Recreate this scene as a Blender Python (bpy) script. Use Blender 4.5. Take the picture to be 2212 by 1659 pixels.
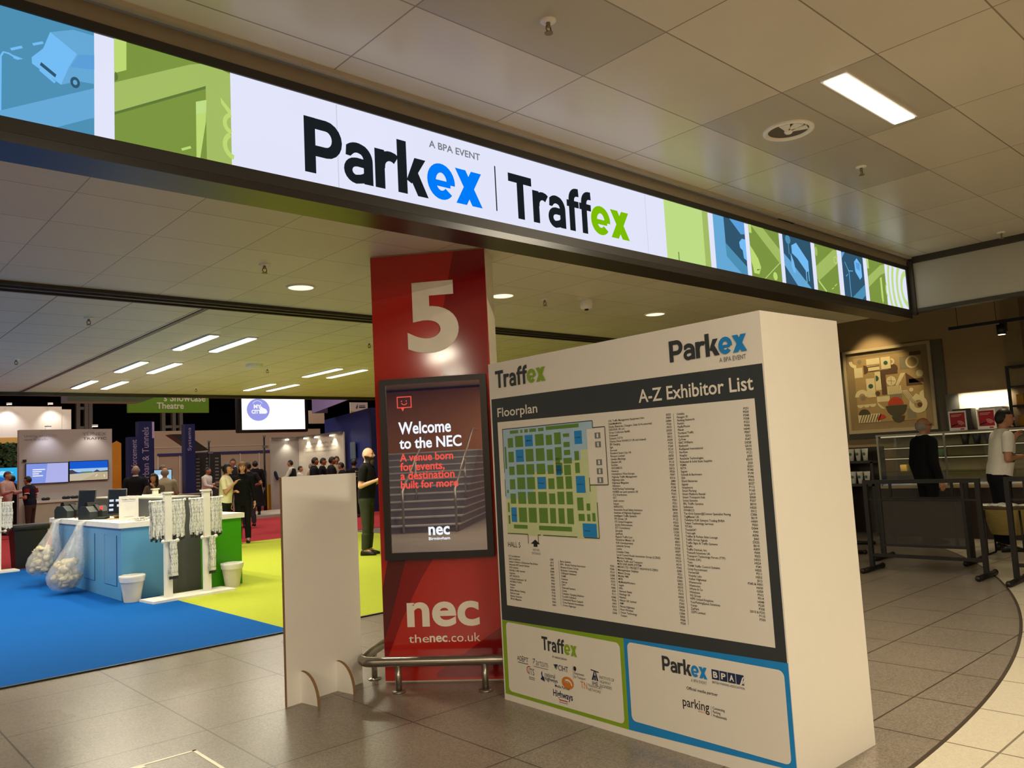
import bpy, bmesh, math, random
from mathutils import Vector, Matrix, Euler
random.seed(7)
for o in list(bpy.data.objects): bpy.data.objects.remove(o)
S = bpy.context.scene
COL = S.collection
PI = math.pi
R = math.radians

# ---------------------------------------------------------------- camera
cam_d = bpy.data.cameras.new('camera'); cam = bpy.data.objects.new('camera', cam_d); COL.objects.link(cam)
cam_d.sensor_width = 36.0; cam_d.sensor_fit = 'HORIZONTAL'; cam_d.lens = 28.057
cam_d.clip_start = 0.05; cam_d.clip_end = 300
cam.matrix_world = Matrix(((0.7406855, -0.0241241, -0.6714186, 0),
                           (-0.6697778, -0.1049801, -0.7351034, 0),
                           (-0.0527518, 0.9941817, -0.0939151, 1.55),
                           (0, 0, 0, 1)))
S.camera = cam

# ---------------------------------------------------------------- colour management, world
S.view_settings.view_transform = 'Standard'; S.view_settings.look = 'None'
S.view_settings.exposure = 0.0; S.view_settings.gamma = 1.0
S.view_settings.use_curve_mapping = False
S.cycles.use_denoising = True
S.cycles.max_bounces = 7; S.cycles.diffuse_bounces = 4; S.cycles.glossy_bounces = 3
S.cycles.transparent_max_bounces = 12; S.cycles.sample_clamp_indirect = 4.0
S.cycles.caustics_reflective = False; S.cycles.caustics_refractive = False
wd = bpy.data.worlds.new('world'); S.world = wd; wd.use_nodes = True
wd.node_tree.nodes['Background'].inputs[0].default_value = (1.0, 0.86, 0.62, 1)
wd.node_tree.nodes['Background'].inputs[1].default_value = 0.05

# ---------------------------------------------------------------- lamps
WARM = (1.0, 0.88, 0.66); NEUT = (1.0, 0.90, 0.74); COOL = (0.86, 0.88, 1.0)
def area(name, loc, sx, sy, power, col=WARM, rot=(0, 0, 0), spread=None):
    d = bpy.data.lights.new(name, 'AREA'); d.shape = 'RECTANGLE'; d.size = sx; d.size_y = sy
    d.energy = power; d.color = col
    if spread: d.spread = R(spread)
    o = bpy.data.objects.new(name, d); COL.objects.link(o); o.location = loc; o.rotation_euler = rot
    return o
def spot(name, loc, target, power, angle=60, blend=.6, col=WARM, rad=.04):
    d = bpy.data.lights.new(name, 'SPOT'); d.energy = power; d.color = col
    d.spot_size = R(angle); d.spot_blend = blend; d.shadow_soft_size = rad
    o = bpy.data.objects.new(name, d); COL.objects.link(o); o.location = loc
    o.rotation_euler = (Vector(target) - Vector(loc)).to_track_quat('-Z', 'Y').to_euler()
    return o
# lobby strip lamp in view, plus unseen ones added for board, column and stair
for x, y, w in ((5.2, 2.065, 95), (1.6, -.35, 100), (5.2, -2.74, 90), (-2.0, -2.74, 170), (1.6, -5.1, 110), (-5.6, -.35, 190), (-5.2, -2.74, 150),
                (-8.4, -2.2, 120), (-9.6, -5.6, 120), (-2.0, -7.5, 150), (-5.6, -7.5, 150), (1.6, -9.9, 150), (-9.2, 1.4, 150)):
    area('lobby_lamp_and_fill', (x, y, 3.745), 1.04, .13, w)
# round downlights over the entrance
for x, y in ((3.265, 6.215), (5.085, 5.64), (7.375, 5.57)):
    spot('entrance_downlight_lamp', (x, y, 3.10), (x, y, 0), 110, 165, .8, WARM, .09)
# linear lamps of the passage ceiling
for x in (-2.19, .68, 1.13, 3.55, 4.0, 6.43, 6.89):
    for y in (9.41, 11.79, 14.14):
        if x > 5 and y < 10: continue
        area('passage_lamp', (x, y, 3.09), .1, 1.12, 30, (1.0, .90, .68))
# unseen high lamps added to light the exhibition hall and its green sign
for x, y in ((2, 22), (10, 24), (18, 26), (8, 33), (18, 35), (28, 34), (3, 31), (13, 37), (7, 18.5), (14, 20)):
    area('hall_fill_lamp', (x, y, 8.6), 1.6, 1.6, 270, (1.0, .86, .70))
# ---------------------------------------------------------------- materials
def lin(h):
    if not isinstance(h, str): return tuple(h)
    h = h.lstrip('#'); o = []
    for i in (0, 2, 4):
        v = int(h[i:i+2], 16) / 255
        o.append(v / 12.92 if v <= .04045 else ((v + .055) / 1.055) ** 2.4)
    return tuple(o)
class NT:
    def __init__(s, name):
        s.m = bpy.data.materials.new(name); s.m.use_nodes = True; s.t = s.m.node_tree; s.t.nodes.clear()
        s.out = s.n('ShaderNodeOutputMaterial')
    def n(s, typ, **kw):
        q = s.t.nodes.new(typ)
        for k, v in kw.items(): setattr(q, k, v)
        return q
    def l(s, a, b): s.t.links.new(a, b)
    def math(s, op, a, b=None, c=None):
        q = s.n('ShaderNodeMath', operation=op)
        for i, v in enumerate((a, b, c)):
            if v is None: continue
            if isinstance(v, (int, float)): q.inputs[i].default_value = v
            else: s.l(v, q.inputs[i])
        return q.outputs[0]
    def mix(s, f, a, b):
        q = s.n('ShaderNodeMix', data_type='RGBA')
        for sock, v in ((q.inputs[0], f), (q.inputs[6], a), (q.inputs[7], b)):
            if isinstance(v, (int, float)): sock.default_value = v
            elif isinstance(v, tuple): sock.default_value = v[:3] + (1,)
            else: s.l(v, sock)
        return q.outputs[2]
    def noise(s, vec, scale, detail=2.0):
        q = s.n('ShaderNodeTexNoise'); q.inputs['Scale'].default_value = scale; q.inputs['Detail'].default_value = detail
        s.l(vec, q.inputs['Vector']); return q.outputs['Fac']
    def bsdf(s, rough=.5, metal=0, spec=.5):
        q = s.n('ShaderNodeBsdfPrincipled'); q.inputs['Roughness'].default_value = rough
        q.inputs['Metallic'].default_value = metal; q.inputs['Specular IOR Level'].default_value = spec
        s.l(q.outputs[0], s.out.inputs[0]); return q
MATS = {}
def mat(name, col, rough=.55, metal=0, spec=.4, noise=.10, nscale=9.0, bump=0.0, trans=0.0, alpha=1.0, stretch=None):
    if name in MATS: return MATS[name]
    k = NT(name); b = k.bsdf(rough, metal, spec); c = lin(col)
    tc = k.n('ShaderNodeTexCoord'); v = tc.outputs['Object']
    if stretch:
        mp = k.n('ShaderNodeMapping'); mp.inputs['Scale'].default_value = stretch; k.l(v, mp.inputs[0]); v = mp.outputs[0]
    f = k.noise(v, nscale)
    k.l(k.mix(f, tuple(x * (1 - noise) for x in c), tuple(min(1, x * (1 + noise)) for x in c)), b.inputs['Base Color'])
    if bump:
        bp = k.n('ShaderNodeBump'); bp.inputs['Strength'].default_value = bump; bp.inputs['Distance'].default_value = .01
        k.l(k.noise(v, nscale * 12, 3), bp.inputs['Height']); k.l(bp.outputs[0], b.inputs['Normal'])
    if trans: b.inputs['Transmission Weight'].default_value = trans
    if alpha < 1: b.inputs['Alpha'].default_value = alpha
    MATS[name] = k.m; return k.m
def emit(name, col, st=1.0):
    if name in MATS: return MATS[name]
    k = NT(name); e = k.n('ShaderNodeEmission'); c = lin(col)
    tc = k.n('ShaderNodeTexCoord'); f = k.noise(tc.outputs['Object'], 1.3)
    k.l(k.mix(f, tuple(x * .97 for x in c), tuple(x * 1.03 for x in c)), e.inputs[0]); e.inputs[1].default_value = st
    k.l(e.outputs[0], k.out.inputs[0]); MATS[name] = k.m; return k.m
def glass(name, tint=(1, 1, 1), refl=.08, rough=.02):
    if name in MATS: return MATS[name]
    k = NT(name); t = k.n('ShaderNodeBsdfTransparent'); t.inputs[0].default_value = tint + (1,)
    g = k.n('ShaderNodeBsdfGlossy'); g.inputs['Roughness'].default_value = rough
    lw = k.n('ShaderNodeLayerWeight'); lw.inputs[0].default_value = .15
    mx = k.n('ShaderNodeMixShader'); k.l(k.math('MULTIPLY_ADD', lw.outputs['Facing'], .6, refl), mx.inputs[0])
    k.l(t.outputs[0], mx.inputs[1]); k.l(g.outputs[0], mx.inputs[2]); k.l(mx.outputs[0], k.out.inputs[0])
    MATS[name] = k.m; return k.m
def cell(k, x, x0, w, lw):
    """line mask and cell index along one axis"""
    u = k.math('DIVIDE', k.math('SUBTRACT', x, x0), w)
    fr = k.math('FRACT', u)
    d = k.math('MINIMUM', fr, k.math('SUBTRACT', 1.0, fr))
    return k.math('LESS_THAN', d, lw / w / 2), k.math('FLOOR', u)
def tiles(name, col, line, x0, w, y0, h, lw=.008, vary=.10, rough=.4, spec=.5, stain=.08, extra=None, lwx=None):
    k = NT(name); b = k.bsdf(rough, 0, spec)
    g = k.n('ShaderNodeNewGeometry'); sp = k.n('ShaderNodeSeparateXYZ'); k.l(g.outputs['Position'], sp.inputs[0])
    m1, i1 = cell(k, sp.outputs[0], x0, w, lwx or lw); m2, i2 = cell(k, sp.outputs[1], y0, h, lw)
    cb = k.n('ShaderNodeCombineXYZ'); k.l(i1, cb.inputs[0]); k.l(i2, cb.inputs[1])
    wn = k.n('ShaderNodeTexWhiteNoise'); k.l(cb.outputs[0], wn.inputs['Vector'])
    f = k.math('MULTIPLY_ADD', wn.outputs['Value'], vary, 1 - vary)
    f = k.math('MULTIPLY', f, k.math('MULTIPLY_ADD', k.noise(g.outputs['Position'], 1.1, 4), stain * 2, 1 - stain))
    for ix, iy in (extra or ()):
        hit = k.math('MULTIPLY', k.math('COMPARE', i1, float(ix), .1), k.math('COMPARE', i2, float(iy), .1))
        f = k.math('MULTIPLY', f, k.math('MULTIPLY_ADD', hit, -.26, 1.0))
    c = lin(col)
    vm = k.n('ShaderNodeVectorMath', operation='SCALE'); vm.inputs[0].default_value = c; k.l(f, vm.inputs['Scale'])
    r = k.mix(k.math('MAXIMUM', m1, m2), vm.outputs[0], lin(line))
    k.l(r, b.inputs['Base Color'])
    MATS[name] = k.m; return k.m

# ---------------------------------------------------------------- geometry helpers
def text_geo(s, bold=.0, align='LEFT', space=1.0, res=3, lines=1.0):
    cu = bpy.data.curves.new('t', 'FONT'); cu.body = s; cu.offset = bold; cu.align_x = align
    cu.space_character = space; cu.resolution_u = res; cu.space_line = lines; cu.fill_mode = 'BOTH'
    ob = bpy.data.objects.new('t', cu); me = ob.to_mesh()
    vs = [(v.co.x, v.co.y) for v in me.vertices]; fs = [tuple(p.vertices) for p in me.polygons]
    ob.to_mesh_clear(); bpy.data.objects.remove(ob); bpy.data.curves.remove(cu)
    return vs, fs

def _arc(cx, cy, rx, ry, a0, a1, n=10): return [(cx + rx*math.cos(R(a0+(a1-a0)*i/n)), cy + ry*math.sin(R(a0+(a1-a0)*i/n))) for i in range(n+1)]
GW = .205
# heavy signage letters as thick strokes on a cap height of 1: advance width, list of (centre line, stroke width)
GL = {
 'P': (.72, [([(.1,0),(.1,1)], GW), ([(.1,.9),(.38,.9)] + _arc(.40,.655,.21,.245,90,-90) + [(.1,.41)], GW*.95)]),
 'T': (.74, [([(.36,0),(.36,.9)], GW), ([(0,.905),(.72,.905)], .19)]),
 'a': (.64, [([(.06,.575)] + _arc(.28,.42,.22,.235,140,70,6) + _arc(.30,.44,.20,.215,60,0,6) + [(.50,0)], GW*.92), ([(.50,.375),(.28,.385)] + _arc(.26,.22,.165,.16,95,265,10) + [(.36,.085),(.44,.12),(.50,.19)], GW*.8)]),
 'r': (.48, [([(.1,0),(.1,.745)], GW), ([(.12,.40)] + _arc(.32,.44,.20,.21,180,85,7) + [(.40,.635),(.455,.60)], GW*.92)]),
 'k': (.63, [([(.1,0),(.1,1.03)], GW), ([(.19,.28),(.38,.745),(.63,.745),(.30,.22)], 0), ([(.235,.40),(.43,.50),(.67,0),(.43,0)], 0)]),
 'f': (.44, [([(.19,0),(.19,.72)] + _arc(.37,.75,.18,.20,180,95,7) + [(.45,.955)], GW*.95), ([(.02,.655),(.44,.655)], .16)]),
 'e': (.64, [([(.14,.335),(.52,.335)], .13), (_arc(.315,.375,.215,.285,-8,318,26), GW*.92)]),
 'x': (.66, [([(0,0),(.245,0),(.62,.75),(.375,.75)], 0), ([(0,.75),(.245,.75),(.62,0),(.375,0)], 0)]),
}
def front(y=0.0):
    return lambda u, v, d=0: (u, y - d, v)
class MB:
    def __init__(s, M=None): s.bm = bmesh.new(); s.M = M or Matrix(); s.mi = 0
    def _v(s, p): return s.bm.verts.new(s.M @ Vector(p))
    def _f(s, vs, m=None, smooth=False):
        try: f = s.bm.faces.new(vs)
        except ValueError: return None
        f.material_index = s.mi if m is None else m; f.smooth = smooth; return f
    def box(s, x0, x1, y0, y1, z0, z1, m=None, bev=0):
        if bev > 0: return s.rbox(x0, x1, y0, y1, z0, z1, bev, m)
        v = [s._v(p) for p in ((x0,y0,z0),(x1,y0,z0),(x1,y1,z0),(x0,y1,z0),(x0,y0,z1),(x1,y0,z1),(x1,y1,z1),(x0,y1,z1))]
        for q in ((3,2,1,0),(4,5,6,7),(0,1,5,4),(1,2,6,5),(2,3,7,6),(3,0,4,7)): s._f([v[i] for i in q], m)
        return s
    def rbox(s, x0, x1, y0, y1, z0, z1, b, m=None):
        t = bmesh.new(); bmesh.ops.create_cube(t, size=1)
        for v in t.verts: v.co = Vector(((x0+x1)/2 + v.co.x*(x1-x0), (y0+y1)/2 + v.co.y*(y1-y0), (z0+z1)/2 + v.co.z*(z1-z0)))
        bmesh.ops.bevel(t, geom=list(t.edges), offset=b, segments=2, affect='EDGES', profile=.5)
        s.add(t, m, True); t.free(); return s
    def add(s, t, m=None, smooth=False, M=None):
        mp = {}
        for v in t.verts: mp[v] = s._v(M @ v.co if M else v.co)
        for f in t.faces: s._f([mp[v] for v in f.verts], m, smooth)
    def poly(s, pts, fn, m=None, d=0):
        return s._f([s._v(fn(u, v, d)) for u, v in pts], m)
    def rect(s, u0, u1, v0, v1, fn, m=None, d=0): return s.poly(((u0,v0),(u1,v0),(u1,v1),(u0,v1)), fn, m, d)
    def rrect(s, u0, u1, v0, v1, r, fn, m=None, d=0, n=5):
        pts = []
        for cx, cy, a0 in ((u1-r, v0+r, -90), (u1-r, v1-r, 0), (u0+r, v1-r, 90), (u0+r, v0+r, 180)):
            for i in range(n+1):
                a = R(a0 + 90*i/n); pts.append((cx + r*math.cos(a), cy + r*math.sin(a)))
        return s.poly(pts, fn, m, d)
    def disc(s, cu, cv, ru, rv, fn, m=None, d=0, n=24, a0=0, a1=360):
        pts = [(cu + ru*math.cos(R(a0+(a1-a0)*i/n)), cv + rv*math.sin(R(a0+(a1-a0)*i/n))) for i in range(n + (a1-a0 < 360))]
        return s.poly(pts, fn, m, d)
    def ring(s, cu, cv, r0, r1, fn, m=None, d=0, n=28, a0=0, a1=360, k=1.0):
        for i in range(n):
            a, b = R(a0+(a1-a0)*i/n), R(a0+(a1-a0)*(i+1)/n)
            s.poly([(cu+k*r0*math.cos(a), cv+r0*math.sin(a)), (cu+k*r1*math.cos(a), cv+r1*math.sin(a)),
                    (cu+k*r1*math.cos(b), cv+r1*math.sin(b)), (cu+k*r0*math.cos(b), cv+r0*math.sin(b))], fn, m, d)
    def line(s, p, q, w, fn, m=None, d=0):
        a, b = Vector(p), Vector(q); t = (b-a).normalized() * w/2; n = Vector((-t.y, t.x))
        return s.poly([a+n, b+n, b-n, a-n], fn, m, d)
    def text(s, body, box, fn, m=None, d=0, bold=.0, align='LEFT', fit='BOX', space=1.0, res=3, lines=1.0):
        """box = (u0,u1,v0,v1); fit BOX scales to the box, H keeps the aspect of its height"""
        vs, fs = text_geo(body, bold, align, space, res, lines)
        if not vs: return
        xs = [v[0] for v in vs]; ys = [v[1] for v in vs]
        x0, x1, y0, y1 = min(xs), max(xs), min(ys), max(ys)
        u0, u1, v0, v1 = box; sy = (v1-v0)/(y1-y0)
        sx = (u1-u0)/(x1-x0) if fit == 'BOX' else sy
        if fit == 'H':
            if align == 'CENTER': u0 = (u0+u1)/2 - sx*(x1-x0)/2
            elif align == 'RIGHT': u0 = u1 - sx*(x1-x0)
        bv = [s._v(fn(u0+(x-x0)*sx, v0+(y-y0)*sy, d)) for x, y in vs]
        for f in fs: s._f([bv[i] for i in f], m)
    def stroke(s, pts, w, fn, m=None, d=0):
        pts = [Vector(p) for p in pts]; L = []; Rr = []; n = len(pts)
        for i, p in enumerate(pts):
            a = (pts[i]-pts[i-1]).normalized() if i else (pts[1]-pts[0]).normalized()
            b = (pts[i+1]-pts[i]).normalized() if i < n-1 else a
            t = (a+b).normalized(); k = min(1.5, 1/max(.4, t.dot(a))); q = Vector((-t.y, t.x))*w/2*k
            L.append(p+q); Rr.append(p-q)
        A = [s._v(fn(v.x, v.y, d)) for v in L]; B = [s._v(fn(v.x, v.y, d)) for v in Rr]
        for i in range(n-1): s._f([A[i], B[i], B[i+1], A[i+1]], m)
    def glyphs(s, word, box, fn, m=None, d=0):
        out = []; x = 0
        for ch in word:
            adv, st = GL[ch]; out += [([(x+px, py) for px, py in p], w) for p, w in st]; x += adv
        xs = [px + q*w/2 for p, w in out for px, py in p for q in (-1, 1)]; x0, x1 = min(xs), max(xs)
        if word[0] == 'T': x0 = 0.0
        if word[-1] == 'f': x1 -= .09
        top = 1.03 if 'k' in word else (1.05 if 'f' in word else (1.0 if word[0] in 'PT' else .76))
        u0, u1, v0, v1 = box; sx = (u1-u0)/(x1-x0); sy = (v1-v0)/top
        g = lambda a, b, dd=0: fn(u0+(a-x0)*sx, v0+b*sy, dd)
        for i, (p, w) in enumerate(out):
            if w: s.stroke(p, w, g, m, d + .0002*(i % 5))
            else: s.poly(p, g, m, d + .0002*(i % 5))
    def cyl(s, p, q, r0, r1=None, n=16, m=None, cap=True, smooth=True):
        r1 = r0 if r1 is None else r1; p, q = Vector(p), Vector(q)
        rot = (q-p).to_track_quat('Z', 'Y').to_matrix()
        a = [Vector((math.cos(2*PI*i/n), math.sin(2*PI*i/n), 0)) for i in range(n)]
        A = [s._v(p + rot @ (c*r0)) for c in a]; B = [s._v(q + rot @ (c*r1)) for c in a]
        for i in range(n): s._f([A[i], A[(i+1)%n], B[(i+1)%n], B[i]], m, smooth)
        if cap: s._f(A[::-1], m); s._f(B, m)
        return s
    def tube(s, pts, r, n=12, m=None, cap=True, flat=1.0):
        pts = [Vector(p) for p in pts]; rings = []; up = None
        for i, p in enumerate(pts):
            t = ((pts[min(i+1, len(pts)-1)] - pts[max(i-1, 0)])).normalized()
            if up is None:
                up = Vector((0, 0, 1)) if abs(t.z) < .9 else Vector((0, 1, 0))
            x = t.cross(up).normalized(); y = x.cross(t).normalized(); up = y
            rr = r[i] if isinstance(r, (list, tuple)) else r
            rings.append([s._v(p + x*rr*math.cos(2*PI*j/n) + y*rr*flat*math.sin(2*PI*j/n)) for j in range(n)])
        for A, B in zip(rings, rings[1:]):
            for j in range(n): s._f([A[j], A[(j+1)%n], B[(j+1)%n], B[j]], m, True)
        if cap: s._f(rings[0][::-1], m); s._f(rings[-1], m)
        return s
    def lathe(s, prof, c=(0,0,0), n=24, m=None, sx=1.0, sy=1.0, smooth=True, cap=True, wob=0.0):
        rings = []
        for r, z in prof:
            rings.append([s._v((c[0]+sx*r*(1+wob*random.uniform(-1,1))*math.cos(2*PI*i/n), c[1]+sy*r*(1+wob*random.uniform(-1,1))*math.sin(2*PI*i/n), c[2]+z+wob*r*random.uniform(-.5,.5))) for i in range(n)])
        for A, B in zip(rings, rings[1:]):
            for i in range(n): s._f([A[i], A[(i+1)%n], B[(i+1)%n], B[i]], m, smooth)
        if cap: s._f(rings[0][::-1], m); s._f(rings[-1], m)
        return s
    def ball(s, c, rx, ry=None, rz=None, m=None, u=12, v=8, wob=0.0):
        ry = rx if ry is None else ry; rz = rx if rz is None else rz
        t = bmesh.new(); bmesh.ops.create_uvsphere(t, u_segments=u, v_segments=v, radius=1)
        for q in t.verts:
            k = 1 + wob*random.uniform(-1, 1); q.co = Vector((c[0]+q.co.x*rx*k, c[1]+q.co.y*ry*k, c[2]+q.co.z*rz*k))
        s.add(t, m, True); t.free(); return s
    def prism(s, pts, a, b, fn, m=None):
        A = [s._v(fn(u, v, a)) for u, v in pts]; B = [s._v(fn(u, v, b)) for u, v in pts]; n = len(pts)
        s._f(A[::-1], m); s._f(B, m)
        for i in range(n): s._f([A[i], A[(i+1)%n], B[(i+1)%n], B[i]], m)
        return s
    def build(s, name, mats, parent=None, loc=None, label=None, recalc=True):
        me = bpy.data.meshes.new(name)
        if recalc: bmesh.ops.recalc_face_normals(s.bm, faces=list(s.bm.faces))
        s.bm.to_mesh(me); s.bm.free()
        for q in (mats if isinstance(mats, (list, tuple)) else [mats]): me.materials.append(q)
        o = bpy.data.objects.new(name, me); COL.objects.link(o)
        if parent: o.parent = parent
        if loc is not None: o.location = loc
        if label: o['label'] = label
        return o
def thing(name, label, cat, loc=(0,0,0), rz=0.0, group=None):
    o = bpy.data.objects.new(name, None); COL.objects.link(o); o.empty_display_size = .1
    o.location = loc; o.rotation_euler = (0, 0, rz); o['label'] = label; o['category'] = cat
    if group: o['group'] = group
    return o
def tag(o, label, cat, group=None, rz=None, loc=None, kind=None):
    o['label'] = label; o['category'] = cat
    if group: o['group'] = group
    if kind: o['kind'] = kind
    if rz is not None: o.rotation_euler = (0, 0, rz)
    if loc is not None: o.location = loc
    return o
def struct(o): o['kind'] = 'structure'; return o
KIDS = {}
def dup(root, loc, rz=None, label=None, group=None):
    c = root.copy(); COL.objects.link(c); c.location = loc
    if rz is not None: c.rotation_euler = (0, 0, rz)
    if label: c['label'] = label
    if group: c['group'] = group
    def kids(a, b):
        for ch in [o for o in bpy.data.objects if o.parent == a]:
            d = ch.copy(); COL.objects.link(d); d.parent = b; kids(ch, d)
    kids(root, c); return c

WHITE = mat('white_board', '#ece8e0', .5, noise=.02, nscale=3)
CARD_EDGE = mat('corrugated_card_edge', '#8a6a48', .9, noise=.35, nscale=90)
INK = mat('ink_charcoal', '#33383a', .6); INKB = mat('ink_blue', '#1b86cf', .55); INKG = mat('ink_green', '#84a81e', .55)
INKGR = mat('ink_grey', '#777b7c', .6); NAVY = mat('ink_navy', '#1d2b52', .6); ORANGE = mat('ink_orange', '#cf7a2c', .6)
BLACK = mat('black_plastic', '#141414', .45); BLACKM = mat('black_metal', '#191614', .45, .2)
DARKGREY = mat('dark_grey_laminate', '#4a4c4b', .5); STEEL = mat('brushed_steel', '#9a948a', .28, .9, nscale=60, stretch=(1,1,1))
GREYM = mat('grey_metal', '#6d6a66', .5, .3)
WHITEP = mat('white_painted_wood', '#ece9e0', .5)
CREAM = mat('cream_paint', '#d9d0bf', .6)
PAPER = mat('white_paper', '#f0eee8', .7)
LAMPE = emit('lamp_diffuser', (1.0, .93, .78), 5.0)
# ================================================================ THE SETTING
# ---- floor: grey terrazzo slabs, a large round field edged by cream slabs
k = NT('terrazzo_floor'); b = k.bsdf(.28, 0, .45)
g = k.n('ShaderNodeNewGeometry'); sp = k.n('ShaderNodeSeparateXYZ'); k.l(g.outputs['Position'], sp.inputs[0]); X, Y = sp.outputs[0], sp.outputs[1]
a1, _ = cell(k, X, 1.05, .9, .011); a2, _ = cell(k, Y, 4.17, .9, .011)
f1, i1 = cell(k, X, 1.05, .3, .006); f2, i2 = cell(k, Y, 4.17, .3, .006)
c1, j1 = cell(k, X, 4.42, .65, .012); c2, j2 = cell(k, Y, 1.46, .65, .012)
cb = k.n('ShaderNodeCombineXYZ'); k.l(i1, cb.inputs[0]); k.l(i2, cb.inputs[1])
wn = k.n('ShaderNodeTexWhiteNoise'); k.l(cb.outputs[0], wn.inputs['Vector'])
vor = k.n('ShaderNodeTexVoronoi'); vor.inputs['Scale'].default_value = 130; k.l(g.outputs['Position'], vor.inputs['Vector'])
speck = k.n('ShaderNodeSeparateColor'); k.l(vor.outputs['Color'], speck.inputs[0])
v = k.math('MULTIPLY', k.math('MULTIPLY_ADD', wn.outputs['Value'], .05, .96), k.math('MULTIPLY_ADD', speck.outputs[0], .55, .70))
v = k.math('MULTIPLY', v, k.math('MULTIPLY_ADD', k.noise(g.outputs['Position'], .7, 3), .20, .89))
vm = k.n('ShaderNodeVectorMath', operation='SCALE'); vm.inputs[0].default_value = lin('#867b6e'); k.l(v, vm.inputs['Scale'])
right = k.math('GREATER_THAN', X, 4.0)
ln = k.math('MAXIMUM', a1, a2)
lnr = k.math('MAXIMUM', c1, c2)
strong = k.math('ADD', k.math('MULTIPLY', ln, k.math('SUBTRACT', 1.0, right)), k.math('MULTIPLY', lnr, right))
fine = k.math('MULTIPLY', k.math('MULTIPLY', k.math('MAXIMUM', f1, f2), .22), k.math('GREATER_THAN', k.noise(g.outputs['Position'], 2.2, 2), .47))
grey = k.mix(strong, k.mix(fine, vm.outputs[0], lin('#4d433a')), lin('#4d443b'))
vm2 = k.n('ShaderNodeVectorMath', operation='SCALE'); vm2.inputs[0].default_value = lin('#d3c8b2'); k.l(k.math('MULTIPLY_ADD', speck.outputs[1], .16, .9), vm2.inputs['Scale'])
cream = k.mix(lnr, vm2.outputs[0], lin('#857a69'))
dx = k.math('SUBTRACT', X, 3.78); dy = k.math('SUBTRACT', Y, 15.49)
rad = k.math('SQRT', k.math('ADD', k.math('MULTIPLY', dx, dx), k.math('MULTIPLY', dy, dy)))
inside = k.math('LESS_THAN', rad, 13.79)
edge = k.math('LESS_THAN', k.math('ABSOLUTE', k.math('SUBTRACT', rad, 13.79)), .012)
far = k.math('MULTIPLY', inside, 1.0)
out = k.mix(edge, k.mix(k.math('MAXIMUM', far, k.math('LESS_THAN', X, 3.6)), cream, grey), lin('#4a4036'))
k.l(out, b.inputs['Base Color'])
k.l(k.math('MULTIPLY_ADD', k.noise(g.outputs['Position'], 1.2, 2), .08, .25), b.inputs['Roughness'])
FLOORM = k.m
m = MB(); m.box(-18, 45, -16, 62, -.2, 0); struct(m.build('floor', FLOORM))

# ---- ceilings
CEIL_F = tiles('lobby_ceiling_tiles', '#dcd2c0', '#8f8270', 2.218, 1.2, 2.98, .6, .009, .10, .28, .5, .10, extra=((0,-1),(2,-1),(2,-2),(3,-1)))
CEIL_B = tiles('entrance_ceiling_tiles', '#dad0ba', '#8d836f', 1.14, .605, 4.70, .61, .006, .10, .42, .45, .06)
CEIL_P = tiles('passage_ceiling_tiles', '#d2cbb4', '#77715e', 1.67, .6, 7.71, .6, .010, .05, .42, .4, .05, lwx=.012)
SOFFIT = mat('painted_soffit', '#ddd0b8', .6, noise=.04, nscale=2)
m = MB(); m.box(-16, 10.25, -14, 3.80, 3.77, 3.9); struct(m.build('ceiling_lobby', CEIL_F))
m = MB(); m.box(-8, 10.3, 4.30, 7.08, 3.13, 3.3); struct(m.build('ceiling_entrance', CEIL_B))
m = MB(); m.box(-8, 10.3, 4.07, 4.30, 3.125, 3.3); struct(m.build('ceiling_soffit', SOFFIT))
m = MB(); m.box(-8, 10.3, 7.30, 15.6, 3.13, 3.3); struct(m.build('ceiling_passage', CEIL_P))
BEAM = mat('dark_bronze_beam', '#3d372f', .45, .2)
m = MB(); m.box(-8, 10.3, 7.06, 7.30, 3.10, 3.35); m.box(-8, 10.3, 7.11, 7.14, 3.085, 3.10); m.box(-8, 10.3, 7.24, 7.27, 3.085, 3.10)
struct(m.build('trim_1', BEAM))
m = MB(); m.box(-8, 10.3, 15.58, 15.66, 3.07, 3.5); struct(m.build('trim_2', BEAM))
m = MB(); m.box(2.90, 2.95, 7.30, 15.58, 3.122, 3.132); struct(m.build('trim_3', BEAM))
m = MB(); m.box(-8, 10.2, 3.76, 3.80, 3.745, 3.77); struct(m.build('trim_4', mat('ceiling_edge_trim', '#b5aa95', .5)))
# ---- fascia on the right, running towards the viewer
FASC = mat('grey_fascia_panel', '#aaa69b', .45, noise=.05, nscale=2)
m = MB(); m.box(10.24, 10.34, -4, 3.80, 3.12, 3.70); struct(m.build('wall_fascia', FASC))
m = MB(); m.box(10.22, 10.36, -4, 3.82, 3.69, 3.77); m.box(10.22, 10.36, -4, 3.82, 3.08, 3.125)
m.box(10.20, 10.26, 3.77, 3.86, 3.05, 3.72); struct(m.build('trim_5', BEAM))
m = MB(); m.box(10.3, 10.4, 3.86, 15.6, 3.13, 4.6); struct(m.build('wall_upper_cafe', SOFFIT))
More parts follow.
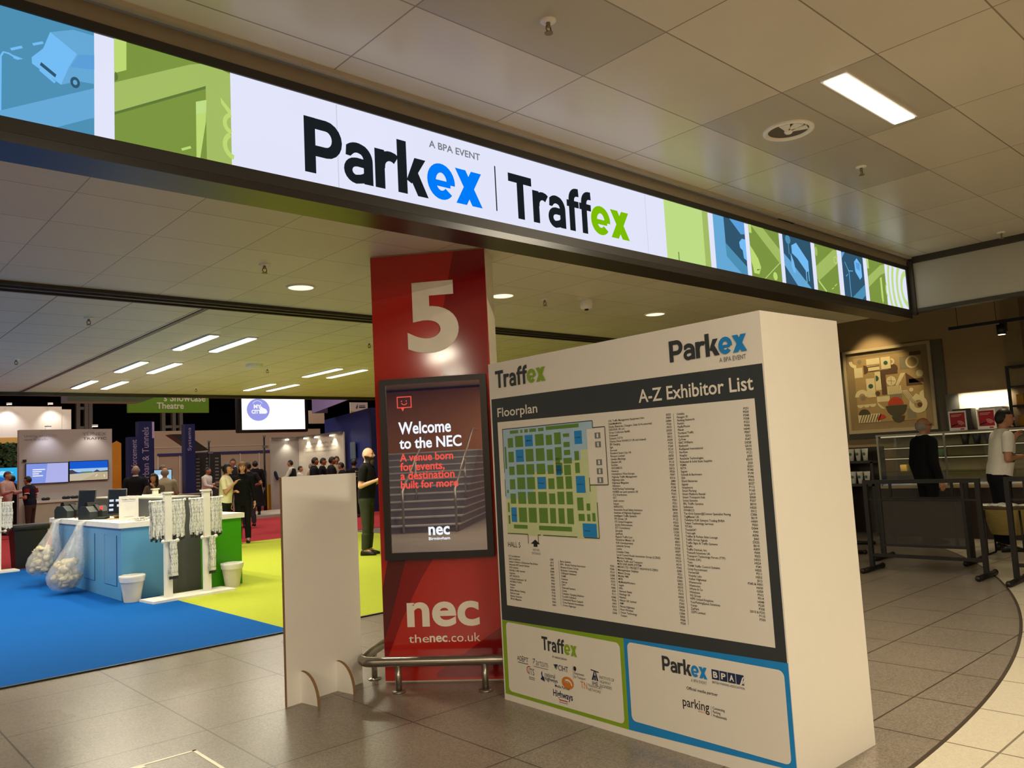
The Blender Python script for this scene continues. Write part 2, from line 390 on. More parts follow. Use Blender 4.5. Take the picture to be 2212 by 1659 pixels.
# ---- cafe shell
TAUPE = mat('taupe_wall', '#a18a6c', .75, noise=.04, nscale=1.5)
m = MB(); m.box(14.5, 14.7, 4.03, 9.5, 0, 4.6); struct(m.build('wall_cafe', TAUPE))
m = MB(); m.box(14.42, 14.78, 3.80, 4.04, 0, 4.6); struct(m.build('trim_6', mat('corner_pier', '#857458', .7)))
m = MB(); m.box(16.2, 16.4, -3, 4.0, 0, 4.6); struct(m.build('wall_cafe_rear', mat('pale_plaster', '#c5ab93', .8, noise=.08, nscale=3)))
m = MB(); m.box(10.4, 14.7, 9.5, 9.7, 0, 4.6); struct(m.build('wall_cafe_left', TAUPE))
m = MB(); m.box(10.36, 16.4, -4, 9.7, 4.6, 4.75); struct(m.build('ceiling_cafe', mat('cafe_ceiling', '#5d5142', .8)))
# ---- walls of the lobby behind the viewpoint, with the stair the display mirrors
ORW = mat('ochre_wall', '#a0663a', .6, noise=.06, nscale=1)
LW = mat('lobby_wall', '#b5aa98', .7, noise=.05)
m = MB(); m.box(-8.2, -8, 3.8, 16, 0, 3.9); m.box(-16.2, -16, -14, 3.8, 0, 3.9); m.box(-16, -8.2, 3.8, 4.0, 0, 3.9); struct(m.build('wall_left', LW))
m = MB(); m.box(-16.2, 17, -14.2, -14, 0, 4.6); struct(m.build('wall_back', LW))
# ---- dark exhibition hall shell
HALLD = mat('hall_dark_wall', '#15151a', .9, noise=.2, nscale=.4)
m = MB(); m.box(-14, 60, 62, 62.3, 0, 10); struct(m.build('wall_hall_far', HALLD))
m = MB(); m.box(-14, -13.7, 15.7, 62, 0, 10); struct(m.build('wall_hall_left', HALLD))
m = MB(); m.box(45, 45.3, 15.7, 62, 0, 10); struct(m.build('wall_hall_right', HALLD))
m = MB(); m.box(-14, 60, 15.7, 62.3, 10, 10.3); struct(m.build('ceiling_hall', HALLD))
m = MB(); m.box(-14, 60, 15.66, 15.78, 3.3, 10); struct(m.build('wall_hall_front', HALLD))

# ---- carpets laid over the slabs
def carpet(name, col): return mat(name, col, .95, 0, .1, .10, 40, .35)
m = MB(); m.box(-7.9, 3.69, 7.40, 17.3, 0, .012); tag(m.build('carpet', carpet('carpet_blue', '#0a5cae')), 'bright blue carpet in front of the registration counter', 'carpet')
m = MB(); m.box(3.69, 10.2, 7.40, 17.6, 0, .012); tag(m.build('carpet', carpet('carpet_lime', '#b4bf40')), 'lime green carpet to the right of the blue carpet', 'carpet')
m = MB(); m.box(-13, 40, 17.601, 40, 0, .010); m.box(-13, 3.68, 17.31, 17.6, 0, .010)
tag(m.build('carpet', carpet('carpet_red', '#a5343c')), 'dark red carpet in the exhibition hall aisles', 'carpet')
m = MB(); m.box(-7.9, 10.2, 7.375, 7.40, 0, .014); struct(m.build('trim_7', BLACK))

# ================================================================ LOBBY
# ---- the lit sign across the entrance
sg = thing('illuminated_sign', 'long backlit sign across the entrance with charcoal, blue and green lettering', 'sign', (0, 3.82, 3.05))
FR = mat('sign_frame_charcoal', '#2c2822', .5)
m = MB(); m.box(-6, 10.20, 0, .22, .56, .61); m.box(-6, 10.20, 0, .22, 0, .065); m.box(10.14, 10.20, 0, .22, .065, .56)
m.box(-6, 10.20, .20, .23, .06, .57); m.build('frame', FR, sg)
m = MB(); m.box(-6, 10.20, .01, .12, .61, .70); m.build('head_trim', mat('sign_head_trim', '#8f836e', .5), sg)
m = MB(); m.box(-6, 10.20, .0, .25, -.045, -.001); m.build('underside', mat('sign_underside', '#2a2622', .3), sg)
SW = emit('sign_white', (.78, .80, .97), .98)
m = MB(); m.box(-6, 10.15, .012, .03, .06, .57); m.build('light_panel', SW, sg, label='white backlit panel')
z0 = 3.05
fs = lambda u, v, d=0: (u, .010 - d, v - z0)
SB = [emit('sign_blue_' + a, c) for a, c in (('road', '#4e8fb4'), ('band', '#66a8d6'), ('car', '#74bcf4'), ('glass', '#5c9fd8'), ('dark', '#30556c'))]
SG = [emit('sign_green_' + a, c) for a, c in (('road', '#7b9440'), ('band', '#a3bb62'), ('car', '#bcd873'), ('pale', '#bddc84'), ('dark', '#5f7838'))]
T, Bv = 3.612, 3.117
# first blue panel: van on a road
m = MB(); m.rect(-.9, 1.005, Bv, T, fs, 0)
m.poly([(.2,3.02+.1),(.78,3.117),(1.005,3.2),(1.005,3.342),(.636,3.138),(.6,3.12)], fs, 1, .001)
m.poly([(.636,3.138),(1.005,3.342),(1.005,3.203),(.85,3.117),(.66,3.117)], fs, 1, .0015)
m.poly([(.825,3.551),(.918,3.594),(1.005,3.594),(1.005,3.362),(.938,3.356),(.869,3.319),(.755,3.384),(.754,3.412),(.798,3.466)], fs, 1, .002)
m.poly([(.825,3.551),(.933,3.483),(.898,3.405),(.798,3.466)], fs, 2, .003); m.poly([(.798,3.466),(.898,3.405),(.869,3.319),(.755,3.384),(.754,3.412)], fs, 2, .0028)
m.poly([(.94,3.482),(1.005,3.50),(1.005,3.43),(.905,3.412)], fs, 3, .0035)
m.poly([(.785,3.385),(.845,3.345),(.85,3.36),(.79,3.40)], fs, 4, .0045); m.line((.785,3.365), (.845,3.322), .012, fs, 2, .004)
m.ring(.925, 3.345, .012, .026, fs, 4, .005, k=.75); m.disc(.925, 3.345, .009, .012, fs, 1, .0052)
m.line((.675,3.423), (.718,3.448), .011, fs, 2, .002); m.line((.758,3.472), (.798,3.494), .011, fs, 2, .002)
m.tube([fs(.638,3.14,.003), fs(.638,3.38,.003), fs(.648,3.402,.003), fs(.668,3.402,.003), fs(.69,3.392,.003)], .004, 6, 2)
m.poly([(.685,3.40),(.722,3.394),(.70,3.383),(.685,3.385)], fs, 2, .003)
m.build('art_panel', SB, sg, label='blue panel with a van on a road')
# first green panel
m = MB(); m.rect(1.091, 1.647, Bv, T, fs, 0)
m.poly([(1.091,3.395),(1.441,3.589),(1.50,3.612),(1.60,3.612),(1.647,3.60),(1.647,Bv),(1.519,Bv),(1.519,3.5),(1.091,3.252)], fs, 1, .001)
m.poly([(1.519,3.5),(1.519,3.485),(1.091,3.238),(1.091,3.252)], fs, 4, .0015)
m.poly([(1.091,T),(1.145,T),(1.144,3.471),(1.091,3.44)], fs, 2, .002); m.disc(1.093, 3.425, .014, .022, fs, 4, .003, a0=-90, a1=90)
m.poly([(1.468,3.403),(1.521,3.427),(1.516,3.31),(1.485,Bv),(1.467,Bv)], fs, 2, .003); m.poly([(1.468,3.403),(1.521,3.427),(1.518,3.36),(1.468,3.34)], fs, 3, .0035)
m.line((1.395,3.14), (1.44,3.163), .012, fs, 2, .003)
m.poly([(1.593,3.46),(1.647,3.405),(1.647,3.37),(1.596,3.43)], fs, 2, .003)
m.ring(1.655, 3.335, .035, .058, fs, 2, .003, a0=100, a1=260, k=.9); m.ring(1.668, 3.22, .05, .075, fs, 2, .003, a0=120, a1=260, k=.9)
m.build('art_panel', SG, sg, label='green panel with a road corner')
# small panels to the right
m = MB(); m.rect(5.29, 5.915, Bv, T, fs, 3); m.rect(5.83, 5.915, Bv, T, fs, 1, .001); m.rect(5.44, 5.455, Bv, 3.19, fs, 0, .001)
m.build('art_panel', SG, sg, label='plain pale green panel')
m = MB(); m.rect(5.995, 6.50, Bv, T, fs, 1); m.poly([(6.164,T),(6.50,T),(6.50,Bv),(6.46,Bv),(6.17,3.27)], fs, 4, .001)
m.poly([(6.169,3.37),(6.50,3.19),(6.50,Bv),(6.40,Bv),(6.169,3.25)], fs, 0, .002); m.poly([(6.25,T),(6.50,T),(6.50,3.50),(6.43,3.49)], fs, 3, .002)
m.poly([(6.39,3.41),(6.44,3.45),(6.50,3.45),(6.50,3.25),(6.45,3.27),(6.44,3.34),(6.40,3.36)], fs, 2, .003); m.build('art_panel', SB, sg, label='blue panel with the side of a car')
m = MB(); m.rect(6.575, 7.12, Bv, T, fs, 0); m.poly([(6.61,T),(6.83,T),(7.12,3.44),(7.12,3.29)], fs, 1, .001); m.poly([(6.575,3.41),(6.70,3.30),(6.74,3.22),(6.70,3.15),(6.61,3.15),(6.60,3.20),(6.575,3.26)], fs, 2, .002)
m.poly([(6.66,3.18),(6.71,3.19),(6.71,3.20),(6.66,3.19)], fs, 4, .003); m.line((6.80,3.12), (7.10,3.31), .008, fs, 3, .002); m.disc(6.99, 3.165, .04, .04, fs, 2, .002); m.rect(6.575,6.62,3.53,T,fs,2,.002)
m.build('art_panel', SG, sg, label='green panel with a white car and parking lines')
m = MB(); m.rect(7.19, 7.755, Bv, T, fs, 4); m.poly([(7.19,3.42),(7.30,3.36),(7.70,Bv),(7.42,Bv),(7.19,3.30)], fs, 1, .001); m.poly([(7.35,3.52),(7.45,3.56),(7.67,3.40),(7.67,3.30),(7.62,3.28),(7.45,3.40),(7.35,3.44)], fs, 2, .002)
m.disc(7.29, 3.57, .05, .045, fs, 0, .002); m.rect(7.285, 7.30, 3.42, 3.53, fs, 0, .002); m.poly([(7.32,3.44),(7.37,3.36),(7.40,3.25),(7.36,3.24),(7.32,3.30)], fs, 2, .003)
m.rect(7.60, 7.615, 3.17, 3.30, fs, 2, .003); m.rect(7.65, 7.665, 3.19, 3.32, fs, 2, .003); m.build('art_panel', SB, sg, label='blue panel with a bus')
m = MB(); m.rect(7.835, 8.33, Bv, T, fs, 0); m.poly([(7.835,3.37),(8.25,3.60),(8.33,3.60),(8.33,3.46),(7.87,3.22),(7.835,3.24)], fs, 1, .001); m.disc(7.86, 3.53, .03, .05, fs, 1, .002); m.ring(8.28, 3.49, .03, .04, fs, 3, .003)
m.line((7.86,3.22), (8.02,3.12), .022, fs, 2, .002); m.line((8.14,3.16), (8.19,3.18), .01, fs, 2, .002); m.line((8.21,3.20), (8.27,3.23), .01, fs, 2, .002); m.build('art_panel', SG, sg, label='green panel with a cyclist and a path')
m = MB(); m.rect(8.435, 8.96, Bv, T, fs, 4); m.poly([(8.435,3.60),(8.52,T),(8.435,3.53)], fs, 1, .001); m.poly([(8.62,3.12),(8.96,3.30),(8.96,3.18),(8.85,Bv)], fs, 0, .001)
m.poly([(8.73,3.53),(8.80,3.58),(8.90,3.52),(8.90,3.38),(8.84,3.34),(8.74,3.42)], fs, 2, .002); m.poly([(8.76,3.53),(8.87,3.53),(8.85,3.44),(8.77,3.46)], fs, 3, .003)
m.rect(8.575, 8.59, Bv, 3.42, fs, 1, .002); m.line((8.50,3.50), (8.58,3.40), .012, fs, 1, .002); m.line((8.58,3.41), (8.68,3.42), .01, fs, 1, .002); m.line((8.50,3.34), (8.55,3.37), .01, fs, 1, .002)
m.build('art_panel', SB, sg, label='blue panel with a car and a street lamp')
m = MB(); m.rect(9.055, 9.53, Bv, T, fs, 0); m.poly([(9.055,3.40),(9.42,3.58),(9.53,3.60),(9.53,3.50),(9.40,3.46),(9.055,3.28)], fs, 1, .001); m.poly([(9.37,3.42),(9.42,3.44),(9.42,3.16),(9.39,Bv),(9.37,3.20)], fs, 2, .002); m.rect(9.055,9.10,3.50,T,fs,2,.002)
m.ring(9.56, 3.30, .06, .09, fs, 2, .003, a0=110, a1=250, k=.7); m.build('art_panel', SG, sg, label='green panel with a striped road')
m = MB()
for r0, r1 in ((.14,.20),(.27,.33),(.40,.46),(.52,.57)):
    n = 30
    for i in range(n):
        a, b = R(95+170*i/n), R(95+170*(i+1)/n)
        q = [(10.14+.98*r*math.cos(t), 3.37+r*1.15*math.sin(t)) for r, t in ((r0,a),(r1,a),(r1,b),(r0,b))]
        q = [(u, min(T, max(Bv, v))) for u, v in q]
        if len({round(v, 4) for u, v in q}) > 2: m.poly(q, fs, 3, .001)
m.build('art_panel', SG, sg, label='white panel with pale green rings')
# lettering
SK = emit('sign_letter_charcoal', '#22292d', .6); SBL = emit('sign_letter_blue', (.0, .20, .95)); SGN = emit('sign_letter_green', (.20, .50, .0)); SGY = emit('sign_letter_grey', '#767a80')
d = .003
m = MB()
for x in (2.26, 5.04): m.rect(x, x+.006, Bv, T, fs, 0, .0005)
m.build('panel_joint', emit('sign_joint', (.62,.62,.78), .98), sg)
m = MB(); m.glyphs('Park', (2.055, 2.885, 3.170, 3.497), fs, 0, d); m.glyphs('ex', (2.880, 3.318, 3.183, 3.415), fs, 1, d+.001); m.build('lettering', [SK, SBL], sg, label='charcoal and blue lettering')
m = MB(); m.text('A BPA EVENT', (2.905, 3.318, 3.503, 3.549), fs, 0, d, bold=.018); m.build('lettering', SGY, sg, label='small grey lettering')
m = MB(); m.rect(3.438, 3.448, 3.189, 3.496, fs, 0, d); m.build('divider_line', SK, sg)
m = MB(); m.glyphs('Traff', (3.558, 4.385, 3.170, 3.492), fs, 0, d); m.glyphs('ex', (4.375, 4.812, 3.186, 3.408), fs, 1, d+.001); m.build('lettering', [SK, SGN], sg, label='charcoal and green lettering')

# ---- ceiling fittings
lt = thing('ceiling_light', 'bright rectangular strip light set in the lobby ceiling', 'light', (5.2, 2.065, 3.77))
m = MB(); m.box(-.54, .54, -.085, .085, -.012, 0); m.build('frame', WHITEP, lt)
m = MB(); m.box(-.52, .52, -.067, .067, -.02, -.011); m.build('diffuser', LAMPE, lt)
TILEDK = mat('darker_ceiling_panel', '#a0947e', .45)
fn_ = thing('ceiling_fan_vent', 'round white ceiling vent with blades beside the lobby strip light', 'vent', (5.21, 2.66, 3.77))
m = MB(); m.lathe([(.175,0),(.175,-.012),(.16,-.02),(.142,-.012),(.138,0)], n=32, cap=False); m.build('rim', WHITEP, fn_)
m = MB(); m.lathe([(.0,-.002),(.14,-.002)], n=32, cap=False); m.build('dark_recess', mat('vent_recess', '#5a5244', .8), fn_)
m = MB(); m.ball((0,0,-.012), .03, .03, .02)
m.build('hub', WHITEP, fn_)
for a in (200, 245, 290):
    m = MB(Matrix.Rotation(R(a), 4, 'Z')); m.prism([(.02,-.02),(.125,-.045),(.13,.03),(.02,.015)], .004, .012, lambda u, v, d: (u, v, -d)); m.build('blade', WHITEP, fn_)
spr = thing('sprinkler', '', 'sprinkler', (2.83, 2.68, 3.77), 0, 'sprinkler heads in the ceilings')
m = MB(); m.lathe([(.042,0),(.042,-.006),(.02,-.012),(.0,-.012)], n=20, cap=False); m.build('rose', WHITEP, spr)
m = MB(); m.cyl((0,0,-.01), (0,0,-.035), .011, n=10); m.tube([(.013,0,-.03),(.018,0,-.05),(0,0,-.066)], .004, 6); m.tube([(-.013,0,-.03),(-.018,0,-.05),(0,0,-.066)], .004, 6); m.cyl((0,0,-.066), (0,0,-.07), .022, n=12)
m.build('nozzle', mat('sprinkler_brass', '#8c7a58', .4, .6), spr)
SL = [((6.43,2.69,3.77), 'sprinkler in the lobby ceiling, right of the round vent'),
      ((9.93,2.70,3.77), 'sprinkler in the lobby ceiling near the grey fascia'),
      ((2.67,5.65,3.13), 'sprinkler in the entrance ceiling just left of the red column'),
      ((5.59,5.57,3.13), 'sprinkler in the entrance ceiling right of the red column'),
      ((2.14,8.37,3.13), 'nearest sprinkler in the passage ceiling, left of the strip lights'),
      ((5.48,8.66,3.13), 'sprinkler in the passage ceiling beside the left edge of the red column'),
      ((2.11,11.51,3.13), 'sprinkler in the passage ceiling at the far left'),
      ((5.42,11.46,3.13), 'sprinkler in the passage ceiling behind the smoke detector'),
      ((5.44,14.39,3.13), 'farthest sprinkler in the passage ceiling, above the white lit screen')]
spr['label'] = 'sprinkler in the lobby ceiling above the lettering of the long lit sign'
for p, lb in SL: dup(spr, p, 0, lb)
dl = thing('downlight', 'round glowing downlight left of the red column', 'light', (3.265, 6.215, 3.13), 0, 'round downlights over the entrance')
m = MB(); m.lathe([(.125,0),(.125,-.008),(.112,-.012),(.105,-.006)], n=32, cap=False); m.build('rim', WHITEP, dl)
m = MB(); m.lathe([(.0,-.007),(.107,-.007)], n=32, cap=False); m.build('diffuser', emit('downlight_glow', (1.0, .84, .50), 1.7), dl)
dup(dl, (5.085, 5.64, 3.13), 0, 'round glowing downlight at the right edge of the red column')
dup(dl, (7.375, 5.57, 3.13), 0, 'round glowing downlight above the exhibitor board')
pl = thing('strip_light', '', 'light', (0,0,0), 0, 'strip lights in the passage ceiling')
m = MB(); m.box(-.065, .065, -.6, .6, -.014, 0); m.build('frame', WHITEP, pl)
m = MB(); m.box(-.05, .05, -.585, .585, -.022, -.013); m.build('diffuser', emit('strip_glow', (1.0, .94, .78), 4.0), pl)
LB = {(3.55,9.41):'nearest left strip light of the left-hand rows in the passage ceiling',(4.0,9.41):'nearest right strip light of the left-hand rows in the passage ceiling',
      (3.55,11.79):'left strip light of the middle pair in the passage ceiling',(4.0,11.79):'right strip light of the middle pair in the passage ceiling',
      (3.55,14.14):'left strip light of the farthest left-hand pair in the passage ceiling',(4.0,14.14):'right strip light of the farthest left-hand pair in the passage ceiling',
      (6.45,11.65):'left strip light of the nearer pair beside the red column',(6.91,11.65):'right strip light of the nearer pair beside the red column',
      (6.43,13.95):'left strip light of the farther pair beside the red column',(6.89,13.95):'right strip light of the farther pair beside the red column'}
first = True
for (x, y), lb in LB.items():
    if first: pl.location = (x, y, 3.13); pl['label'] = lb; first = False
    else: dup(pl, (x, y, 3.13), 0, lb)
sd = thing('smoke_detector', 'white round detector hanging from the entrance ceiling above the board', 'detector', (6.05, 5.43, 3.13))
m = MB(); m.lathe([(.065,0),(.065,-.035),(.06,-.075),(.045,-.085),(0,-.085)], n=24, cap=False); m.build('body', WHITEP, sd)
m = MB(); m.lathe([(.022,-.084),(.02,-.1),(0,-.102)], n=14, cap=False); m.build('sensor', BLACK, sd)
dt = thing('smoke_detector', 'flat white detector in the passage ceiling between the strip lights', 'detector', (5.04, 11.07, 3.13))
m = MB(); m.lathe([(.12,0),(.12,-.03),(.10,-.055),(0,-.055)], n=24, cap=False); m.build('body', WHITEP, dt)
m = MB(); m.lathe([(.102,-.054),(.09,-.062),(0,-.062)], n=24, cap=False); m.build('cover', CREAM, dt)
# ---- red column
CR = R(-49.406); CL = (3.234, 5.056, 0)
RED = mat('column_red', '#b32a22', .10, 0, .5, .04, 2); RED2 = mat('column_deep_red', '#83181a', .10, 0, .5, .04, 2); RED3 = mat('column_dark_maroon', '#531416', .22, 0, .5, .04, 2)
col = thing('column', 'tall red column bearing a white number 5', 'column', CL, CR)
m = MB(); m.box(0, .874, .012, .38, 0, 3.128); m.build('shaft', mat('column_cream_side', '#d5cab4', .18, 0, .6), col, label='cream side of the column')
m = MB(); m.box(0, .874, 0, .0118, .012, 3.12); f0 = front(0)
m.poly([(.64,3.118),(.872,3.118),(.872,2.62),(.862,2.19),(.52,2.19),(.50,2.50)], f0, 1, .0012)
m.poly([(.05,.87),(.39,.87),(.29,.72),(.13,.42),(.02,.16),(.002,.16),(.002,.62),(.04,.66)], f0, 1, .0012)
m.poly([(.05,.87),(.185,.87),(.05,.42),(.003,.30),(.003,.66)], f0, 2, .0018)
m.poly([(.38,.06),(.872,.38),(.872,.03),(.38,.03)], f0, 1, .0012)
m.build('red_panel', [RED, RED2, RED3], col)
LW_ = mat('white_vinyl_letter', '#e8e2d4', .35)
m = MB(); m.text('5', (.268, .656, 2.366, 2.902), f0, 0, .003, bold=.03, res=8); m.build('number', LW_, col, label='white number 5')
m = MB(); m.text('nec', (.178, .708, .384, .560), f0, 0, .003, bold=.026, res=6)
m.text('the', (.184, .333, .276, .333), f0, 0, .003, bold=.0); m.text('nec', (.338, .468, .276, .322), f0, 0, .003, bold=.024); m.text('.co.uk', (.476, .707, .276, .337), f0, 0, .003, bold=.0)
m.build('lettering', LW_, col, label='white lettering')
# display on the column
ds = thing('display_screen', 'tall black display screen mounted on the red column', 'screen', CL, CR)
m = MB()
for a in ((.052,.098,.872,2.180),(.801,.847,.872,2.180),(.098,.801,.872,.922),(.098,.801,2.140,2.180)): m.box(a[0], a[1], -.072, -.006, a[2], a[3])
m.box(.06, .84, -.055, -.006, .88, 2.17); m.build('housing', mat('display_housing', '#1b1a19', .35), ds)
k = NT('display_picture'); gl = k.n('ShaderNodeBsdfGlossy'); gl.inputs['Roughness'].default_value = .015; gl.inputs[0].default_value = (1, .97, .98, 1)
em = k.n('ShaderNodeEmission'); em.inputs[0].default_value = (.012, .010, .022, 1); em.inputs[1].default_value = 1.0
tc = k.n('ShaderNodeTexCoord'); nz = k.noise(tc.outputs['Object'], 3); k.l(k.mix(nz, (.010, .008, .016), (.016, .013, .028)), em.inputs[0])
mx = k.n('ShaderNodeMixShader'); mx.inputs[0].default_value = .38; k.l(em.outputs[0], mx.inputs[1]); k.l(gl.outputs[0], mx.inputs[2]); k.l(mx.outputs[0], k.out.inputs[0])
m = MB(); m.rect(.098, .801, .922, 2.140, front(-.058)); m.build('glass_panel', k.m, ds, recalc=False)
fd = front(-.0595); SCM = [emit('screen_white', (.9, .93, 1.0), 1.0), emit('screen_coral', (.95, .10, .07), .9)]; m = MB()
m.text('Welcome', (.184, .574, 1.772, 1.862), fd, 0, 0, bold=.022, res=6); m.text('to the NEC', (.187, .648, 1.666, 1.748), fd, 0, 0, bold=.022, res=6)
m.build('screen_heading', SCM, ds); m = MB(); m.text('nec', (.376, .532, 1.038, 1.10), fd, 0, 0, bold=.025); m.text('Birmingham', (.376, .532, .998, 1.026), fd, 0, 0, bold=.02)
m.build('screen_logo', SCM, ds); m = MB()
for i, (t, w) in enumerate((('A venue born', .562), ('for events,', .495), ('a destination', .566), ('built for more', .590))):
    hh = .058 if i != 1 else .068; m.text(t, (.186, w+.02, 1.575-.0655*i - (.012 if i == 1 else 0), 1.575-.0655*i+.058), fd, 1, 0, bold=.022)
m.build('screen_text', SCM, ds); m = MB()
for a in ((.18,1.965,.29,1.972),(.18,2.043,.29,2.050),(.18,1.965,.187,2.05),(.283,1.965,.29,2.05)): m.rect(a[0], a[2], a[1], a[3], fd, 1)
m.poly([(.21,1.966),(.235,1.966),(.222,1.94)], fd, 1); m.rect(.211, .219, 2.012, 2.02, fd, 1); m.rect(.247, .255, 2.012, 2.02, fd, 1); m.ring(.235, 2.01, .018, .024, fd, 1, 0, 12, 200, 340)
m.build('screen_icon', SCM, ds)
# steel guard rail around the foot of the column
gr = thing('guard_rail', 'low brushed steel guard rail around the foot of the red column', 'rail', CL, CR)
zr = .205; pts = [(-.02,.75,zr),(-.10,.33,zr),(-.118,.02,zr)]
for i in range(1, 8):
    a = R(180 + 90*i/8); pts.append((-.02+.10*math.cos(a)*1.0, -.13+.11*math.sin(a), zr))
pts += [(0,-.24,zr),(.5,-.24,zr),(1.02,-.24,zr),(1.09,-.20,zr),(1.12,-.12,zr),(1.12,.4,zr)]
m = MB(); m.tube(pts, .034, 16); m.build('rail', STEEL, gr)
for x, y in ((.165,-.24),(.77,-.24),(-.112,.10),(1.12,.2)):
    m = MB(); m.cyl((x,y,0), (x,y,zr-.02), .022, n=16); m.lathe([(.048,0),(.048,.008),(.025,.014)], (x,y,0), 20); m.build('post', STEEL, gr)

# ---- exhibitor board
br = thing('exhibitor_board', 'large white freestanding exhibitor list board with a hall floorplan', 'board', (3.506, 4.068, 0), R(-92.08))
m = MB(); m.box(0, 2.093, .0, .735, 0, 2.197); m.build('body', mat('white_board_panel', '#e6e1d6', .5, noise=.02), br)
fb = front(0); m = MB()
m.poly([(.013,.508),(2.086,.552),(2.085,1.942),(.017,1.958)], fb, 0, .001)
m.poly([(.013,.04),(1.078,.04),(1.078,.531),(.013,.507)], fb, 2, .001); m.poly([(1.078,.04),(2.090,.075),(2.090,.553),(1.078,.531)], fb, 1, .001)
m.build('printed_panel', [INK, INKB, INKG], br, label='charcoal, green and blue printed bands')
m = MB(); m.poly([(.074,.608),(2.032,.613),(2.029,1.780),(.071,1.800)], fb, 0, .002)
m.rrect(.052, 1.048, .062, .500, .03, fb, 0, .002); m.rrect(1.104, 2.066, .094, .515, .03, fb, 0, .002); m.build('white_sheet', mat('white_print', '#e4dfd4', .5, noise=.02), br, label='white printed sheets')
e = .003; LGM = [INK, INKB, INKG, INKGR]
def logo_t(x0, x1, z0, z1): mm = MB(); mm.glyphs('Traff', (x0, x0+(x1-x0)*.655, z0, z1), fb, 0, e); mm.glyphs('ex', (x0+(x1-x0)*.650, x1, z0, z0+(z1-z0)*.74), fb, 2, e+.0005); mm.build('show_logo', LGM, br, label='charcoal and green lettering')
def logo_p(x0, x1, z0, z1, ev=None):
    mm = MB(); mm.glyphs('Park', (x0, x0+(x1-x0)*.665, z0, z1), fb, 0, e); mm.glyphs('ex', (x0+(x1-x0)*.655, x1, z0, z0+(z1-z0)*.74), fb, 1, e+.0005)
    mm.text('A BPA EVENT', ev, fb, 3, e, bold=.005); mm.build('show_logo', LGM, br, label='charcoal and blue lettering')
logo_t(.072, .566, 2.027, 2.148); logo_p(1.540, 2.012, 2.014, 2.130, (1.848, 2.002, 1.976, 1.999))
logo_t(.395, .703, .372, .458); logo_p(1.345, 1.632, .402, .480, (1.528, 1.626, .375, .390))
HDM = mat('white_heading', '#e6e0d4', .5)
m = MB(); m.text('Floorplan', (.077, .474, 1.815, 1.893), fb, 0, e, bold=.012); m.build('heading', HDM, br); m = MB(); m.text('A-Z Exhibitor List', (1.307, 2.029, 1.820, 1.893), fb, 0, e, bold=.014); m.build('heading', HDM, br)
# floorplan, drawn in board coordinates (corner to corner of the hall outline)
m = MB(); u0, u1, v0, v1 = .121, .958, 1.066, 1.750
def q2(x, y):   # 0..1000 plan units
    return (u0 + (u1-u0)*x/1000, v1 - (v1-v0)*y/1000)
def pr(x0, x1, y0, y1, mi, d=e+.001): m.poly([q2(x0,y1), q2(x1,y1), q2(x1,y0), q2(x0,y0)], fb, mi, d)
pr(0, 985, 0, 1000, 3, e); m.poly([q2(0,0), q2(985,0), q2(985,240), q2(850,240), q2(850,330), q2(560,330), q2(560,420), q2(330,420), q2(330,660), q2(0,660)], fb, 4, e+.0005)
pr(90,190,20,50,1); pr(215,240,20,50,1); pr(262,302,20,50,1); pr(320,395,20,50,1); pr(420,480,20,50,1); pr(505,850,12,45,1)
cols = [(58,122),(148,240),(262,352),(380,475),(500,565),(590,660)]
for r, (ya, yb) in enumerate(((75,180),(205,320),(345,440),(465,575),(600,710))):
    for c, (xa, xb) in enumerate(cols):
        mi = 0 if (r, c) in ((0,2),(1,1),(3,3)) else 1
        pr(xa, xb, ya + (15 if c in (0,4) else 0), yb, mi)
for c, (xa, xb) in enumerate(((148,240),(262,352),(380,475),(500,562),(590,652),(680,745))): pr(xa, xb, 745, 880, 1)
pr(58,122,745,880,0)
for ya, yb in ((465,575),(600,710)): pr(684,748,ya,yb,1)
pr(684,748,90,120,1); pr(684,748,165,210,1); pr(684,748,235,280,1); pr(590,640,300,355,1); pr(675,760,305,355,1); pr(590,648,365,455,0); pr(676,745,365,455,1)
pr(800,875,75,190,0); pr(790,835,250,330,1); pr(790,835,350,440,1); pr(790,880,465,610,0); pr(790,850,650,760,1); pr(880,915,700,760,1); pr(795,855,790,850,1); pr(880,910,790,850,1); pr(930,960,780,850,1)
pr(830,965,870,985,0); pr(15,35,170,380,1); pr(20,40,580,610,1); pr(20,40,700,790,1); pr(20,40,820,900,1); pr(80,240,905,940,1); pr(370,720,905,945,1)
for a, b2 in (((0,0),(0,420)),((0,0),(985,0)),((985,0),(985,60)),((0,480),(0,640)),((0,990),(240,990)),((240,990),(240,1075)),((355,990),(355,1075)),((355,990),(385,990)),((410,990),(770,990)),((840,990),(985,990)),((985,690),(985,990)),((925,480),(925,600)),((985,60),(1100,60)),((1100,60),(1100,545)),((1100,545),(925,545))):
    m.line(q2(*a), q2(*b2), .0045, fb, 2, e+.0012)
m.poly([q2(925,70), q2(1095,70), q2(1095,535), q2(925,535)][::-1], fb, 5, e+.0007)
for y in (105, 180, 330, 405, 480): m.poly([q2(1000,y+50), q2(1055,y+50), q2(1055,y), q2(1000,y)], fb, 6, e+.001); m.poly([q2(1020,y+42), q2(1035,y+42), q2(1035,y+8), q2(1020,y+8)], fb, 5, e+.0015)
m.poly([(.344,1.016),(.431,1.016),(.388,1.043)], fb, 2, e+.001); m.rect(.370, .406, .998, 1.017, fb, 2, e+.001)
m.text('HALL 5', (.118, .240, .985, 1.018), fb, 2, e, bold=.0); m.text('VISITORS\nENTRANCE', (.350, .430, .950, .986), fb, 6, e, align='CENTER')
